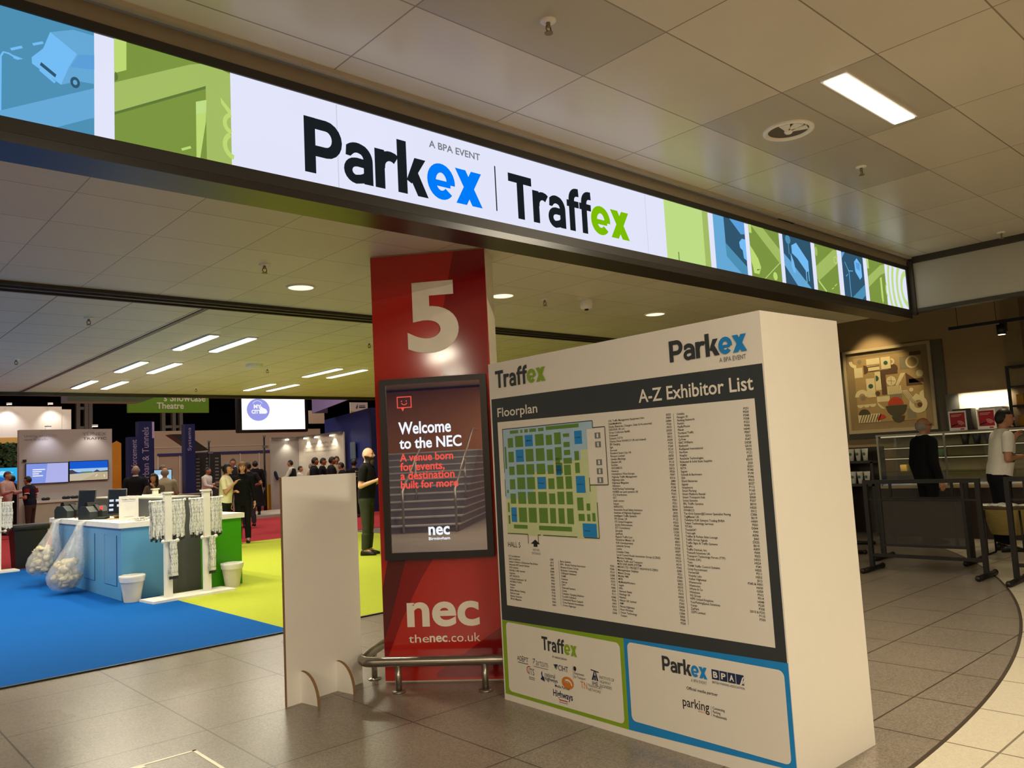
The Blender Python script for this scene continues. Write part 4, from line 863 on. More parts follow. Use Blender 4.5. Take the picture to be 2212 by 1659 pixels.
def art1(t, w, h):
    f = front(-.052); m = MB(); m.rect(.02, w-.02, .02, h-.02, f, 0); m.poly([(.02,.02),(w*.45,.02),(w*.5,h-.02),(.02,h-.02)], f, 1, .001)
    for i, l in enumerate((.36,.26,.18,.30)): m.rect(.2, .2+l, h*(.66-.1*i), h*(.66-.1*i)+.035, f, 2, .002)
    m.build('picture', [emit('scr_lilac', (.42,.44,.80)), emit('scr_blue', (.22,.30,.75)), emit('scr_white', (.85,.87,1))], t)
def art2(t, w, h):
    f = front(-.052); m = MB(); m.rect(.02, w-.02, .02, h-.02, f, 0); m.rect(.02, w-.02, h*.44, h*.62, f, 1, .001); m.poly([(.02,.02),(w-.02,.02),(w-.02,h*.42),(w*.75,h*.42),(.02,h*.36)], f, 2, .0015)
    m.poly([(w*.3,.02),(w-.02,.02),(w-.02,h*.42),(w*.75,h*.42)], f, 3, .002); m.poly([(.02,h*.36),(.02,h*.56),(w*.08,h*.58),(w*.16,h*.48),(w*.25,h*.42)], f, 4, .003); m.poly([(w*.6,h*.42),(w*.7,h*.54),(w*.78,h*.46),(w-.02,h*.48),(w-.02,h*.42)], f, 4, .003); m.rect(w*.3, w*.58, h*.40, h*.46, f, 5, .003)
    m.line((w*.66,h*.20), (w*.72,h*.30), .02, f, 6, .004); m.line((w*.90,h*.16), (w*.89,h*.28), .02, f, 6, .004)
    m.build('picture', [emit('scr_sky', (.01,.10,.62)), emit('scr_haze', (.35,.55,.80)), emit('scr_sand', (.55,.48,.34)), emit('scr_road', (.50,.40,.25)), emit('scr_hill', (.06,.05,.07)), emit('scr_green', (.08,.20,.05)), emit('scr_mark', (.9,.85,.6))], t)
wall_screen(5.77, 29.99, 1.57, 2.25, 1.26, 'left wall screen showing pale lilac text on the grey booth', art1); wall_screen(7.04, 29.99, 1.59, 2.27, 1.22, 'right wall screen showing a road under a blue sky on the grey booth', art2)
def booth_spot(p, tgt, lb, col=COOL, pw=60, grp='arm spotlights on the booths'):
    t = thing('spotlight', lb, 'spotlight', p, 0, grp); m = MB(); m.tube([(0,.35,-.02),(0,.1,.06),(0,0,.03)], .012, 6); m.build('arm', STEEL, t)
    m = MB(); m.cyl((-.09,-.02,.02), (.09,-.02,.02), .035, n=10); m.build('head', PALE, t); m = MB(); m.box(-.085, .085, -.05, .0, -.018, -.012); m.build('lamp', emit('spot_glow', (1,.97,.92), 6.0), t)
    spot('booth_spot_lamp', (p[0], p[1]-.03, p[2]-.06), tgt, pw, 95, .9, col, .06)
booth_spot((6.34, 29.62, 3.40), (6.4, 30, 2.2), 'arm spotlight above the slogan on the grey booth', (.80,.82,1.0), 34); booth_spot((7.75, 29.62, 3.42), (7.7, 30, 2.2), 'arm spotlight above the name on the grey booth', (1,.93,.90), 34)
SH = [(6.3,'black pair of goggles on the shelf, left of the others'),(6.9,'black headset on the booth shelf'),(7.15,'black case beside the headset on the booth shelf')]
for x, lb in SH:
    m = MB(); m.ball((-.06,0,.05), .07, .05, .05); m.ball((.06,0,.05), .07, .05, .05); m.box(-.1,.1,-.03,.03,0,.04); tag(m.build('headset', BLACK, loc=(x, 29.70, 1.022)), lb, 'headset', 'dark gadgets on the booth shelf')
yl = thing('exhibition_booth', 'tall pale booth at the far left with a planted green wall', 'booth', (4.0, 36, 0))
m = MB(); m.box(0, 4.2, 0, .3, 3.4, 4.63); m.box(4.2, 4.55, .02, .3, 3.2, 4.52); m.build('upper_wall', PALE, yl); m = MB(); m.box(-.2, 2.7, -.02, .28, 3.19, 3.42); m.build('wood_band', mat('honey_wood', '#b58b45', .6), yl)
m = MB(); m.box(-.2, 2.62, 0, .25, .01, 2.25); m.build('lower_wall', GREYW, yl)
random.seed(3); m = MB()
for i in range(520):
    x, z = random.uniform(-.2, 2.66), random.uniform(2.25, 3.18); a = random.uniform(0, 6.28); s_ = random.uniform(.05,.1)
    m._f([m._v((x+s_*math.cos(a+j*1.57), -.03-random.uniform(0,.1), z+s_*math.sin(a+j*1.57))) for j in range(4)])
o = m.build('plant_wall', mat('moss_green', '#23381a', .9, noise=.4, nscale=6), yl); o['kind'] = 'stuff'
def art3(t, w, h):
    f = front(-.052); m = MB(); m.rect(.02, w-.02, .02, h-.02, f, 0); m.poly([(.02,h*.3),(w*.5,h*.5),(w-.02,h*.2),(w-.02,.02),(.02,.02)], f, 1, .001); m.poly([(w*.3,h*.6),(w*.6,h*.8),(w*.9,h*.7),(w*.6,h*.55)], f, 2, .002); m.build('picture', [emit('scr_cyan', (.03,.42,.80)), emit('scr_deep', (.02,.12,.45)), emit('scr_pale', (.4,.7,.9))], t)
wall_screen(5.35, 35.9, 1.6, 2.27, 1.3, 'bright blue screen below the planted wall at the far left', art3)
booth_spot((6.3, 35.6, 4.68), (6.3, 36, 3.6), 'arm spotlight above the far left booth', (.95,.95,1.0), 60); booth_spot((7.7, 35.6, 4.70), (7.9, 36, 3.6), 'arm spotlight above the right side of the far left booth', (1,.95,.88), 60)
m = MB(); m.box(0, .35, 0, 1.5, 0, 2.95); m.poly([(0,2.95),(.35,2.95),(.18,3.05)], lambda u, v, d=0: (u, 0, v)); tag(m.build('booth_column', mat('booth_amber', '#c9881c', .6), loc=(9.22, 33, .0125)), 'amber yellow booth column beside the grey booth', 'booth')
# totems
def totem(x, y, w, h, txt, box, lb, rgt=.12):
    t = thing('totem_sign', lb, 'sign', (x, y, .01), 0, 'navy totem signs'); m = MB(); m.box(0, w, 0, .3, 0, h); m.build('body', NVB, t)
    m = MB(); vs, fs_ = text_geo(txt, .0, 'LEFT'); xs = [v[0] for v in vs]; ys = [v[1] for v in vs]; a0, a1, b0, b1 = box
    sx = (b1-b0)/(max(xs)-min(xs)); sy = (a1-a0)/(max(ys)-min(ys))
    bv = [m._v((a1 - (yy-min(ys))*sy, -.004, b0 + (xx-min(xs))*sx)) for xx, yy in vs]
    for f in fs_: m._f([bv[i] for i in f])
    m.build('lettering', mat('totem_text', '#a59ab8', .6), t); return t
totem(7.16, 24, .27, 2.74, 'Enforcement', (.06, .21, 1.72, 2.66), 'navy totem lettered Enforcement')
t = totem(7.46, 24.1, .42, 3.19, 'Urban & Tunnels', (.09, .27, 1.40, 3.02), 'tallest navy totem, lettered Urban & Tunnels'); m = MB(); m.box(.365, .425, -.006, .30, 2.7, 3.17); m.build('edge_strip', mat('lilac_edge', '#b7a6d8', .5), t)
totem(8.73, 24, .29, 3.09, 'Systems', (.07, .20, 2.30, 2.98), 'navy totem lettered Systems')
# hanging signs
def wires(t, pts):
    m = MB()
    for p in pts: m.cyl(p, (p[0], p[1], 10.05), .006, n=5)
    m.build('wires', BLACKM, t)
t = thing('hanging_sign', 'green hanging sign reading Showcase Theatre', 'sign', (7.15, 24, 0)); m = MB(); m.box(0, 2.3, 0, .12, 3.44, 4.5); m.build('panel', mat('sign_olive', '#5f8a1e', .6), t)
m = MB(); m.text('s Showcase', (.98, 2.2, 3.77, 4.0), front(-.004), 0, 0, bold=.02); m.text('Theatre', (.78, 1.55, 3.55, 3.74), front(-.004), 0, 0, bold=.02); m.build('lettering', mat('sign_offwhite', '#cdd0b5', .6), t); wires(t, [(.2,.06,4.5),(2.1,.06,4.5)])
t = thing('hanging_banner', 'pale grey boxed banner hanging left of the green sign', 'banner', (4.2, 18, 0)); m = MB(); m.prism([(0,3.2),(1.45,3.2),(2.1,3.45),(2.1,4.1),(0,4.1)], 0, -.5, front(0)); m.build('panel', mat('banner_grey', '#8b8c90', .7), t); wires(t, [(.3,.2,4.1),(1.8,.2,4.1)])
t = thing('hanging_screen', 'large white lit hanging screen with a lilac round badge', 'screen', (8.2, 19, 0)); m = MB(); m.box(0, 1.88, 0, .2, 2.55, 4.05, bev=.03); m.build('casing', mat('screen_purple_black', '#1b1626', .5), t)
m = MB(); m.rect(.09, 1.79, 2.62, 3.98, front(-.004)); m.build('picture', emit('screen_bright', (.93,.94,1.0), 1.15), t)
m = MB(); f_ = front(-.006); m.disc(.52, 3.12, .30, .28, f_, 0); m.text('MY', (.40, .60, 3.15, 3.25), f_, 1, .002, bold=.05); m.text('CITY', (.34, .60, 3.02, 3.12), f_, 1, .002, bold=.05); m.poly([(.55,3.02),(.72,3.02),(.76,3.06),(.73,3.13),(.64,3.17),(.58,3.22),(.55,3.12)], f_, 1, .002); m.ring(.50, 3.2, .14, .15, f_, 1, .002, 14, 30, 150); m.build('badge', [emit('badge_lilac', (.32,.33,.80)), emit('badge_white', (.95,.95,1))], t); wires(t, [(.3,.1,4.05),(1.6,.1,4.05)])
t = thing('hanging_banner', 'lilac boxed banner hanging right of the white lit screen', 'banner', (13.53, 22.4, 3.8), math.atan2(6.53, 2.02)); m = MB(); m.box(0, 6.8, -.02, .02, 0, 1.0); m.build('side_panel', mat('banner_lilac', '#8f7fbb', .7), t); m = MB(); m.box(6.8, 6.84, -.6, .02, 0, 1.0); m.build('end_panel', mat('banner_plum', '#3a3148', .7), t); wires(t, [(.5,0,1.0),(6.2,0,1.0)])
for x, w, lb in ((10.92,.76,'grey latticed hall pillar behind the grey booth'), (15.14,1.12,'grey latticed hall pillar behind the green hanging sign')):
    t = thing('hall_pillar', lb, 'pillar', (x, 45, 0), 0, 'latticed steel pillars of the hall'); m = MB()
    for a in (0, w*.5, w-.18): m.box(a, a+.18, 0, .3, 0, 9.5)
    m.build('uprights', mat('pillar_grey', '#6a6660', .7), t); m = MB()
    for z in range(1, 9): m.box(.18, w-.18, .05, .2, z+.25, z+.4)
    m.build('bracing', mat('pillar_grey', '#6a6660'), t)
# long shell-scheme wall
t = thing('shell_scheme_wall', 'long beige shell-scheme wall across the back of the hall', 'partition', (10.6, 33.0, .0125)); m = MB(); m.box(0, 7.5, 0, .2, 0, 3.4); m.build('wall', BEIGE, t)
m = MB(); m.box(.3, 6.2, -.05, -.002, 2.40, 2.50); m.build('fascia', PURP, t); m = MB()
for i in range(8): m.box(.3+i*.84, .34+i*.84, -.045, -.002, 0, 2.40)
m.box(0, 7.5, -.02, -.001, 2.72, 2.74); m.build('profiles', PALE, t)
t = thing('solar_panel', 'tilted dark solar panel raised above the crowd', 'solar panel', (10.4, 30, 0)); m = MB(); m.prism([(0,3.12),(.55,3.12),(1.4,2.5),(.9,2.47)], 0, -.6, front(0)); m.build('panel', mat('solar_dark', '#26231f', .4), t); m = MB(); m.cyl((.8,.25,.013), (.8,.25,2.75), .05, n=8); m.build('pole', BLACKM, t)
t = thing('display_wall', 'black display wall with pale stripes beside the solar panel', 'display', (11.55, 31, .01)); m = MB(); m.box(0, 1.1, 0, .1, 0, 2.42); m.build('panel', mat('display_black', '#1f1d1c', .6), t); m = MB()
for a in (.12, .5, .86):
    for i in range(10): m.rect(a, a+.14, 1.0+i*.13, 1.05+i*.13, front(-.004))
m.build('stripes', mat('stripe_grey', '#77736e', .7), t)
for x, y, h, lb in ((13.98, 30, 2.93, 'dark camera pole in front of the beige wall'), (11.86, 30.2, 2.78, 'dark camera pole beside the striped display')):
    t = thing('camera_pole', lb, 'pole', (x, y, .01)); m = MB(); m.cyl((0,0,0), (0,0,h), .04, n=8); m.cyl((0,0,0), (0,0,h*.55), .07, n=8); m.build('pole', BLACKM, t); m = MB(); m.box(-.05,.14,-.05,.05,h-.42,h-.34); m.box(-.03,.06,-.04,.04,h,h+.07); m.build('camera', GREYM, t)
m = MB(); m.box(11.4, 14.6, 26.0, 29.2, .01, .11); tag(m.build('stage_platform', mat('platform_pale', '#a99f92', .6)), 'low pale grey platform behind the standing women', 'platform')
t = thing('product_stand', 'yellow booth counter far behind the white panel', 'stand', (15.2, 32.3, .012)); m = MB(); m.box(0, .6, 0, .4, 0, 1.02); m.build('body', mat('stand_yellow', '#b58f1d', .6), t); m = MB(); m.text('M', (.15, .4, .35, .75), front(-.004), 0, 0, bold=.05); m.build('print', mat('stand_red', '#7b1f14', .6), t)
# blue booth and lit alcove
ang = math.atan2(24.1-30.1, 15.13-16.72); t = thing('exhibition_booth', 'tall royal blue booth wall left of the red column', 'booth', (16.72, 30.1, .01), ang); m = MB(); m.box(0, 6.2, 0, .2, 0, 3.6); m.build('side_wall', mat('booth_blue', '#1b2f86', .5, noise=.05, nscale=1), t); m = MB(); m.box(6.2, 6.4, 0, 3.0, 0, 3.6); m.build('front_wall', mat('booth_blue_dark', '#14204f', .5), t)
t = thing('exhibition_booth', 'pale lit alcove with a row of spotlights in front of the blue booth', 'booth', (14.45, 30.4, .01)); m = MB(); m.box(0, 1.22, 0, .1, 0, 2.9); m.build('back_wall', GREYW, t); m = MB(); m.box(1.22, 1.27, -3.6, .1, 0, 2.92); m.build('side_wall', mat('alcove_white', '#d9d3c2', .6), t)
m = MB(); fa = lambda u, v, d=0: (1.215 - d, -3.5 + u, v)
for i in range(3): m.text(('Smarter traffic for', 'better moving and', 'safer connected places')[i], (2.9, .5, 2.55-.16*i, 2.63-.16*i), fa, 0, 0)
m.build('lettering', mat('alcove_text', '#aaa697', .6), t); m = MB(); m.box(.0, 1.2, -.12, -.06, 2.86, 2.92); m.box(1.12, 1.2, -3.6, -.06, 2.88, 2.94); m.build('light_rail', GREYM, t)
for x, y in ((15.1,30.28),(15.55,29.6),(15.55,28.7),(15.55,27.5)):
    m = MB(); m.cyl((0,0,0), (0,0,.05), .08, .06, n=12); tag(m.build('alcove_lamp', emit('alcove_glow', (1,.93,.75), 5.0), loc=(x, y, 2.81)), 'small glowing lamp in the row above the pale alcove', 'lamp', 'lamps above the pale alcove')
    spot('alcove_lamp_light', (x, y-.05, 2.78), (x+.1, y, 1.0), 28, 110, .8, (1,.92,.72), .06)
t = thing('poster', 'small framed pale poster on the blue booth wall', 'poster', (15.55, 26.2, 1.88), ang); m = MB(); m.box(0, .62, .03, .06, 0, .62); m.build('frame', mat('poster_teal', '#5f7683', .5), t)
t = thing('hanging_banner', 'white and yellow banner with a dark bird emblem near the red column', 'banner', (21.5, 36, 4.3)); m = MB(); m.box(0, 1.05, 0, .05, 0, .62); m.build('panel', PALE, t); m = MB(); m.poly([(0,0),(.6,.1),(0,.18)], front(-.004), 0); m.rect(.05, .7, .0, .1, front(-.006), 0); m.poly([(.38,.28),(.45,.40),(.43,.55),(.40,.45),(.33,.33)], front(-.006), 1); m.rect(.52,.9,.44,.48,front(-.006),2); m.rect(.52,.9,.34,.40,front(-.006),1); m.build('print', [mat('print_yellow', '#c69a20', .6), NAVY, TXG], t); wires(t, [(.1,.02,.62),(.95,.02,.62)])
t = thing('hanging_banner', 'pale beige banner hanging right of the white lit screen', 'banner', (19.15, 36, 3.84)); m = MB(); m.box(0, .85, 0, .05, 0, .65); m.build('panel', BEIGE, t); wires(t, [(.1,.02,.65),(.75,.02,.65)])
# monitors, tables, chairs in the crowd
def monitor(x, y, z, w, h, rz, lb):
    t = thing('monitor', lb, 'monitor', (x, y, z), rz); m = MB(); m.box(0, w, 0, .05, 0, h); m.cyl((w/2,.06,-z+(.12 if x > 11 else .02)), (w/2,.06,.1), .025, n=8); m.build('casing', BLACK, t); m = MB(); m.rect(.02, w-.02, .02, h-.02, front(-.002), 0); m.rect(w*.2, w*.75, h*.3, h*.6, front(-.003), 1); m.build('picture', [emit('monitor_blue', (.38,.62,.85), .9), emit('monitor_white', (.85,.9,.95), .9)], t); return t
monitor(7.82, 24, 1.40, .52, .40, 0, 'monitor showing a pale blue page behind the man in the grey shirt'); monitor(11.95, 28.9, 1.42, .42, .46, 0, 'bright monitor between the two women')
def table(x, y, w, dp, h, lb):
    t = thing('table', lb, 'table', (x, y, .012)); m = MB(); m.box(0, w, 0, dp, h-.03, h); m.build('table_top', mat('table_grey', '#7c766c', .5), t)
    for a in (.03, w-.07):
        for b_ in (.03, dp-.07): m = MB(); m.box(a, a+.04, b_, b_+.04, 0, h-.03); m.build('leg', GREYM, t)
table(6.2, 19.0, 1.5, .7, 1.02, 'high grey table in front of the seated woman'); table(8.0, 22.9, 1.3, .7, 1.05, 'high grey table behind the rear lanyard stand')
def chair(x, y, rz, lb):
    t = thing('chair', lb, 'chair', (x, y, .012), rz, 'dark chairs by the high tables'); m = MB(); m.box(-.22, .22, -.22, .22, .72, .76); m.build('seat', BLACK, t); m = MB(); m.prism([(-.22,.86),(.22,.86),(.20,1.18),(-.20,1.18)], .2, .23, lambda u, v, d: (u, d, v)); m.build('backrest', mat('chair_grey', '#3c403f', .5), t)
    for a in (-.2, .2):
        for b_ in (-.2, .2): m = MB(); m.cyl((a*1.1,b_*1.1,0), (a,b_,1.16 if b_ > 0 else .72), .014, n=8); m.build('leg', STEEL, t)
chair(5.9, 18.3, R(200), 'dark stool with a backrest behind the tablets'); chair(7.95, 19.9, R(190), 'dark stool with a backrest behind the rear lanyard stand')
# ================================================================ CAFE ON THE RIGHT (its wall faces -x; local x runs to the viewer's right)
CAFE = R(-90)
WOODD = mat('dark_walnut', '#2b1d15', .4, noise=.2, nscale=5, stretch=(1,6,1)); FRAMEG = mat('grey_frame_board', '#5f5848', .5)
pt = thing('framed_artwork', 'large square framed abstract print spotlit on the cafe wall', 'picture', (14.49, 6.80, 1.58), CAFE)
# local u = 6.80 - Y ; v = z - 1.58
m = MB(); m.box(0, 1.80, -.02, .005, 0, 1.62); m.build('backing_board', FRAMEG, pt)
m = MB()
for a in ((.09,.14,.10,1.62),(1.57,1.62,.10,1.62),(.14,1.57,.10,.16),(.14,1.57,1.57,1.62)): m.box(a[0], a[1], -.06, -.021, a[2], a[3])
m.build('frame', mat('pale_frame', '#b5a68c', .5), pt)
m = MB(); m.rect(.14, 1.57, .16, 1.57, front(-.024)); m.build('mount', mat('mount_brown', '#8d7a5c', .7), pt)
AR = [mat('art_cream', '#d8cca8', .7), mat('art_brown', '#5c4334', .7), mat('art_green', '#2f5a4b', .7), mat('art_red', '#b8402a', .7), mat('art_grey', '#857c69', .7), mat('art_olive', '#4b4636', .7), mat('art_tan', '#a78d63', .7)]
m = MB(); fa = lambda x, y, d=0: (.27 + 1.18*x/1000, -.0265 - d, 1.47 - 1.18*y/1000)
def ap(pts, mi, d=.001): m.poly(pts, fa, mi, d)
def ac(x, y, r, mi, d=.002, a0=0, a1=360): m.poly([(x+r*math.cos(R(a0+(a1-a0)*i/18)), y-r*math.sin(R(a0+(a1-a0)*i/18))) for i in range(18 + (a1-a0 < 360))], fa, mi, d)
def aring(x, y, r0, r1, mi, d=.002, a0=0, a1=360):
    for i in range(14):
        a, b_ = R(a0+(a1-a0)*i/14), R(a0+(a1-a0)*(i+1)/14); m.poly([(x+r*math.cos(t_), y-r*math.sin(t_)) for r, t_ in ((r0,a),(r1,a),(r1,b_),(r0,b_))], fa, mi, d)
ap([(0,0),(1000,0),(1000,1000),(0,1000)], 6, 0)
R4 = lambda a, b_, c_, d_: [(a,b_),(c_,b_),(c_,d_),(a,d_)]
ap(R4(200,30,400,120),0); ap(R4(0,150,130,300),0); ap(R4(420,30,560,210),0,.003); ac(490,120,32,2,.004); aring(570,110,25,50,0,.0025,-90,90); ap(R4(170,330,300,620),0,.003); ac(235,450,36,2,.004); ap(R4(310,240,400,520),0); ac(320,340,45,2,.002,-90,90)
ap(R4(395,220,650,300),1); ap(R4(395,300,470,600),1); ac(590,220,70,1,.002,-90,180); aring(40,40,60,110,0,.002,180,270); ac(95,60,35,4); ac(150,190,70,1,.002,-90,90); ac(545,400,72,0,.003); m.line((490,390),(600,410),5,fa,1,.004); m.line((545,345),(545,455),5,fa,1,.004)
ap(R4(480,480,680,600),0)
for i in range(9): m.line((500+20*i,485),(500+20*i,595),6,fa,6,.003)
ap([(760,300),(1000,500),(760,500)],1); ap([(690,300),(760,300),(640,480),(600,470)],0); ac(870,150,95,0,.002); ac(870,150,70,6,.003); ac(960,330,50,0); ac(820,560,30,0); ac(990,640,60,0,.002,90,270); ap(R4(800,400,1000,460),1); aring(90,600,50,110,0,.002,0,180); ac(100,620,40,4)
for i in range(3): ac(50+95*i,720,50,0,.002,180,360)
ac(330,570,36,1,.003); ap(R4(310,620,500,700),0); ac(420,700,110,0,.002,180,270); ac(100,880,90,5,.002,0,180); ap(R4(0,900,280,1000),0,.001); ap(R4(0,870,330,1000),0,.0015)
for i in range(8): m.line((20+40*i,995),(70+40*i,880),12,fa,1,.003)
ac(580,760,115,3,.003,0,180); ap(R4(430,770,740,800),5,.003); ac(585,790,150,5,.002,180,360); ac(600,930,95,5,.003,180,360)
for i in range(11): ac(500+45*(i%4)+20*(i//4),745-35*(i//4),15,0 if 0 else 3,.0045)
ac(360,960,70,3,.003,20,200); aring(900,780,60,130,0,.003); ac(920,790,35,1,.004); ap([(680,560),(760,560),(880,760),(820,780)],0)
for i in range(3): m.line((700+25*i,570),(830+20*i,770),6,fa,1,.003)
ap([(800,700),(880,620),(930,650),(780,800)],0,.0025); ap(R4(730,830,860,980),4); ap(R4(500,600,680,690),4); ap(R4(690,60,830,250),4); ap(R4(840,0,1000,60),1); ap(R4(200,140,390,230),0); m.line((210,155),(390,150),14,fa,1,.003); m.line((210,225),(390,220),14,fa,1,.003)
m.build('print', AR, pt)
spot('picture_spot', (13.5, 6.2, 4.4), (14.5, 6.12, 2.2), 230, 44, .45, (1,.76,.36), .05)
# track and spotlight
tr = thing('light_track', 'black ceiling track with one small spotlight in the cafe', 'light', (12.5, 4.2, 3.08), CAFE); m = MB(); m.box(0, 3.5, -.02, .02, 0, .045); m.build('track', BLACK, tr)
for x in (.12, .62): m = MB(); m.cyl((x,0,.045), (x,0,1.5), .004, n=5); m.build('suspension_wire', BLACKM, tr)
m = MB(); m.cyl((.67,0,-.02), (.67,0,-.16), .058, n=16); m.box(.66,.74,-.03,.03,-.12,0); so = m.build('spotlight', BLACK, tr); m = MB(); m.cyl((.67,0,-.158), (.67,0,-.163), .045, n=16); m.build('lamp', emit('track_lamp_glow', (1,.80,.45), 6.0), so)
spot('track_lamp_light', (12.5, 3.53, 2.9), (12.5, 3.5, 0), 42, 95, .7, (1,.82,.5), .05)
# counter
cc = thing('cafe_counter', 'dark wooden cafe counter under the glass display case', 'counter', (13.25, 5.75, 0), CAFE); m = MB(); m.box(0, 6.5, 0, .75, 0, .76); m.build('base', WOODD, cc); m = MB(); m.box(-.02, 6.5, -.03, .78, .761, .80); m.build('ledge', mat('counter_ledge', '#a08a68', .35), cc)
GL = glass('display_glass', (.93,.95,.92), .05); CHR = mat('case_steel', '#8d8578', .3, .8)
dc = thing('display_case', 'lit glass food display case on the cafe counter', 'display case', (13.25, 5.72, .802), CAFE)
m = MB(); m.box(0, 4.0, .0, .006, 0, .80); m.box(0, .006, .007, .72, 0, .80); m.build('glass', GL, dc, label='clear glass front')
m = MB(); m.box(-.01, 4.01, -.01, .74, .80, .825); m.box(-.005, .02, -.005, .02, 0, .80); m.box(1.02, 1.045, -.006, .02, 0, .8); m.box(0, 4, .70, .74, 0, .80); m.build('frame', CHR, dc)
for z in (.20, .43, .60): m = MB(); m.box(.03, 3.97, .12, .68, z, z+.012); m.build('shelf', glass('shelf_glass', (.85,.88,.82), .15), dc)
m = MB(); m.box(.03, 3.97, .02, .68, .0, .02); m.build('deck', PALE, dc); EM = emit('case_lamp_glow', (1.0,.80,.48), .6)
m = MB(); m.box(.05, 3.95, .05, .09, .775, .795); m.box(.05, 3.95, .14, .16, .418, .428); m.box(.05, 3.95, .14, .16, .588, .598); m.build('lamp_strip', EM, dc)
m = MB(); m.box(.035, 3.97, .68, .698, .02, .78); m.build('back_panel', mat('case_back', '#8a7a5e', .5), dc)
area('case_lamp', (13.35, 4.2, 1.57), .05, 3.0, 7, (1,.85,.58)); area('case_lamp', (13.45, 4.2, 1.21), .05, 3.0, 4, (1,.85,.58))
Wl = lambda u, d, z: (13.25 + d, 5.72 - u, z)
for i in range(4): m = MB(); m.lathe([(.042,0),(.062,.15),(.064,.155)], n=16); tag(m.build('cup', BLACK, loc=Wl(1.22+.165*i, .35, .802+.614)), 'black takeaway cup in the row on the top shelf of the display case', 'cup', 'black cups on the top shelf of the case')
for i in range(5):
    b_ = thing('bottle', 'small milk bottle beside the pastries in the display case', 'bottle', Wl(1.62+.085*(i % 3), .12+.1*(i//3), .824), 0, 'milk bottles in the case'); m = MB(); m.lathe([(.034,0),(.034,.12),(.014,.17),(.014,.18)], n=12); m.build('body', PAPER, b_); m = MB(); m.lathe([(.0345,.02),(.0345,.07)], n=12, cap=False); m.build('wrapper', INKB, b_); m = MB(); m.cyl((0,0,.181), (0,0,.2), .016, n=10); m.build('cap', WHITEP, b_)
random.seed(5)
for i in range(9):
    m = MB(); m.ball((0,0,.03), .055, .045, .032, 0, 10, 6, .06); tag(m.build('pastry', mat('pastry_brown', '#b98a4a', .7, noise=.3), loc=Wl(.2+.13*i, .22+.05*(i % 2), .823)), 'pastry in the row on the bottom deck of the display case', 'pastry', 'pastries in the display case')
for i in range(4):
    m = MB(); m.box(-.07, .07, -.05, .05, 0, .11, bev=.006); tag(m.build('food_pack', mat(('pack_gold','pack_green')[i % 2], ('#c8a04a','#3e5a34')[i % 2], .5), loc=Wl(.25+.2*i, .4, .802+(.213 if i < 2 else .443))), 'packet of food on a middle shelf of the display case', 'packet', 'food packets in the display case')
for i, (u, lb) in enumerate(((1.24, 'left red poster card standing on the display case'), (1.64, 'right red poster card standing on the display case, beside the man in white'))):
    t = thing('poster_card', lb, 'poster', Wl(u, .05, 1.628), CAFE, 'red poster cards on the display case'); m = MB(); m.box(-.125, .125, -.004, .006, 0, .30); m.build('card', PAPER, t); f_ = front(-.005); m = MB(); m.rect(-.105, .105, .045, .275, f_, 0)
    for a in (.03, .05, .07): m.ring(.02, .07, a, a+.008, f_, 1, .001, 10, 20, 110)
    m.poly([(-.09,.06),(.0,.09),(.0,.11),(-.09,.085)], f_, 2, .001); m.rect(-.085, .06, .235, .243, f_, 1, .001); m.rect(-.085, .03, .215, .222, f_, 1, .001); m.rect(.03, .085, .012, .03, f_, 0); m.build('print', [mat('poster_red', '#a81526', .5), mat('poster_pale', '#e0b9b4', .6), mat('poster_black', '#1a1214', .6)], t)
# back-bar niche with machine
nb = thing('back_bar', 'bright white recess in the cafe wall behind the poster cards', 'back bar', (14.47, 5.02, 1.5), CAFE); m = MB(); m.box(0, .20, -.03, 0, .1, .75); m.build('side_panel', mat('niche_grey', '#7c7a70', .6), nb)
m = MB(); m.box(.2, 1.0, -.008, 0, .42, .75); m.box(.2, 1.0, -.006, .0, .05, .419); m.build('white_panel', mat('niche_white', '#e5dcc4', .6), nb)
area('back_bar_lamp', (14.26, 4.42, 2.245), .04, .75, 3.2, (1,.88,.66), (0, R(-50), 0), 90)
t = thing('oven', 'white countertop oven in front of the bright recess', 'oven', (14.08, 4.42, 1.626), CAFE); m = MB(); m.box(0, .34, 0, .34, .0, .35, bev=.015); m.build('body', WHITEP, t); m = MB(); m.box(.04, .2, -.006, 0, .24, .29); m.box(.04, .30, -.006, 0, .03, .18); m.build('control_panel', mat('oven_dark', '#6a655c', .4), t)
m = MB(); m.box(14.06, 14.42, 4.07, 5.0, 0, 1.62); tag(m.build('back_counter', mat('back_counter_brown', '#4c3c2c', .5)), 'brown back counter behind the display case', 'counter')
m = MB(); m.box(-.14, .14, 0, .25, 0, .36, bev=.01); tag(m.build('coffee_grinder', mat('machine_grey', '#55504a', .4)), 'dark grey machine left of the white oven', 'machine', rz=CAFE, loc=(14.1, 4.68, 1.622))
# shelf unit right
t = thing('shelf_unit', 'tall black shelf unit with goods at the right edge', 'shelf', (14.2, 4.02, 0), CAFE); m = MB()
for x in (0, 1.2): m.box(x, x+.04, 0, .04, 0, 2.6); m.box(x, x+.04, .36, .40, 0, 2.6)
m.build('uprights', BLACK, t)
for z in (1.62, 1.95, 2.25, 2.57): m = MB(); m.box(.04, 1.2, 0, .4, z, z+.03); m.build('shelf', BLACK, t)
for i in range(6): m = MB(); m.box(-.06, .06, -.05, .05, 0, .17, bev=.006); tag(m.build('coffee_bag', mat(('pack_amber','pack_olive','pack_cream')[i % 3], ('#b5842a','#6b6a2a','#bda878')[i % 3], .5), loc=(14.4, 3.90-.14*(i % 3), 1.981 if i < 3 else 1.651)), 'packet of coffee on the black shelf unit', 'packet', 'coffee packets on the black shelf unit')
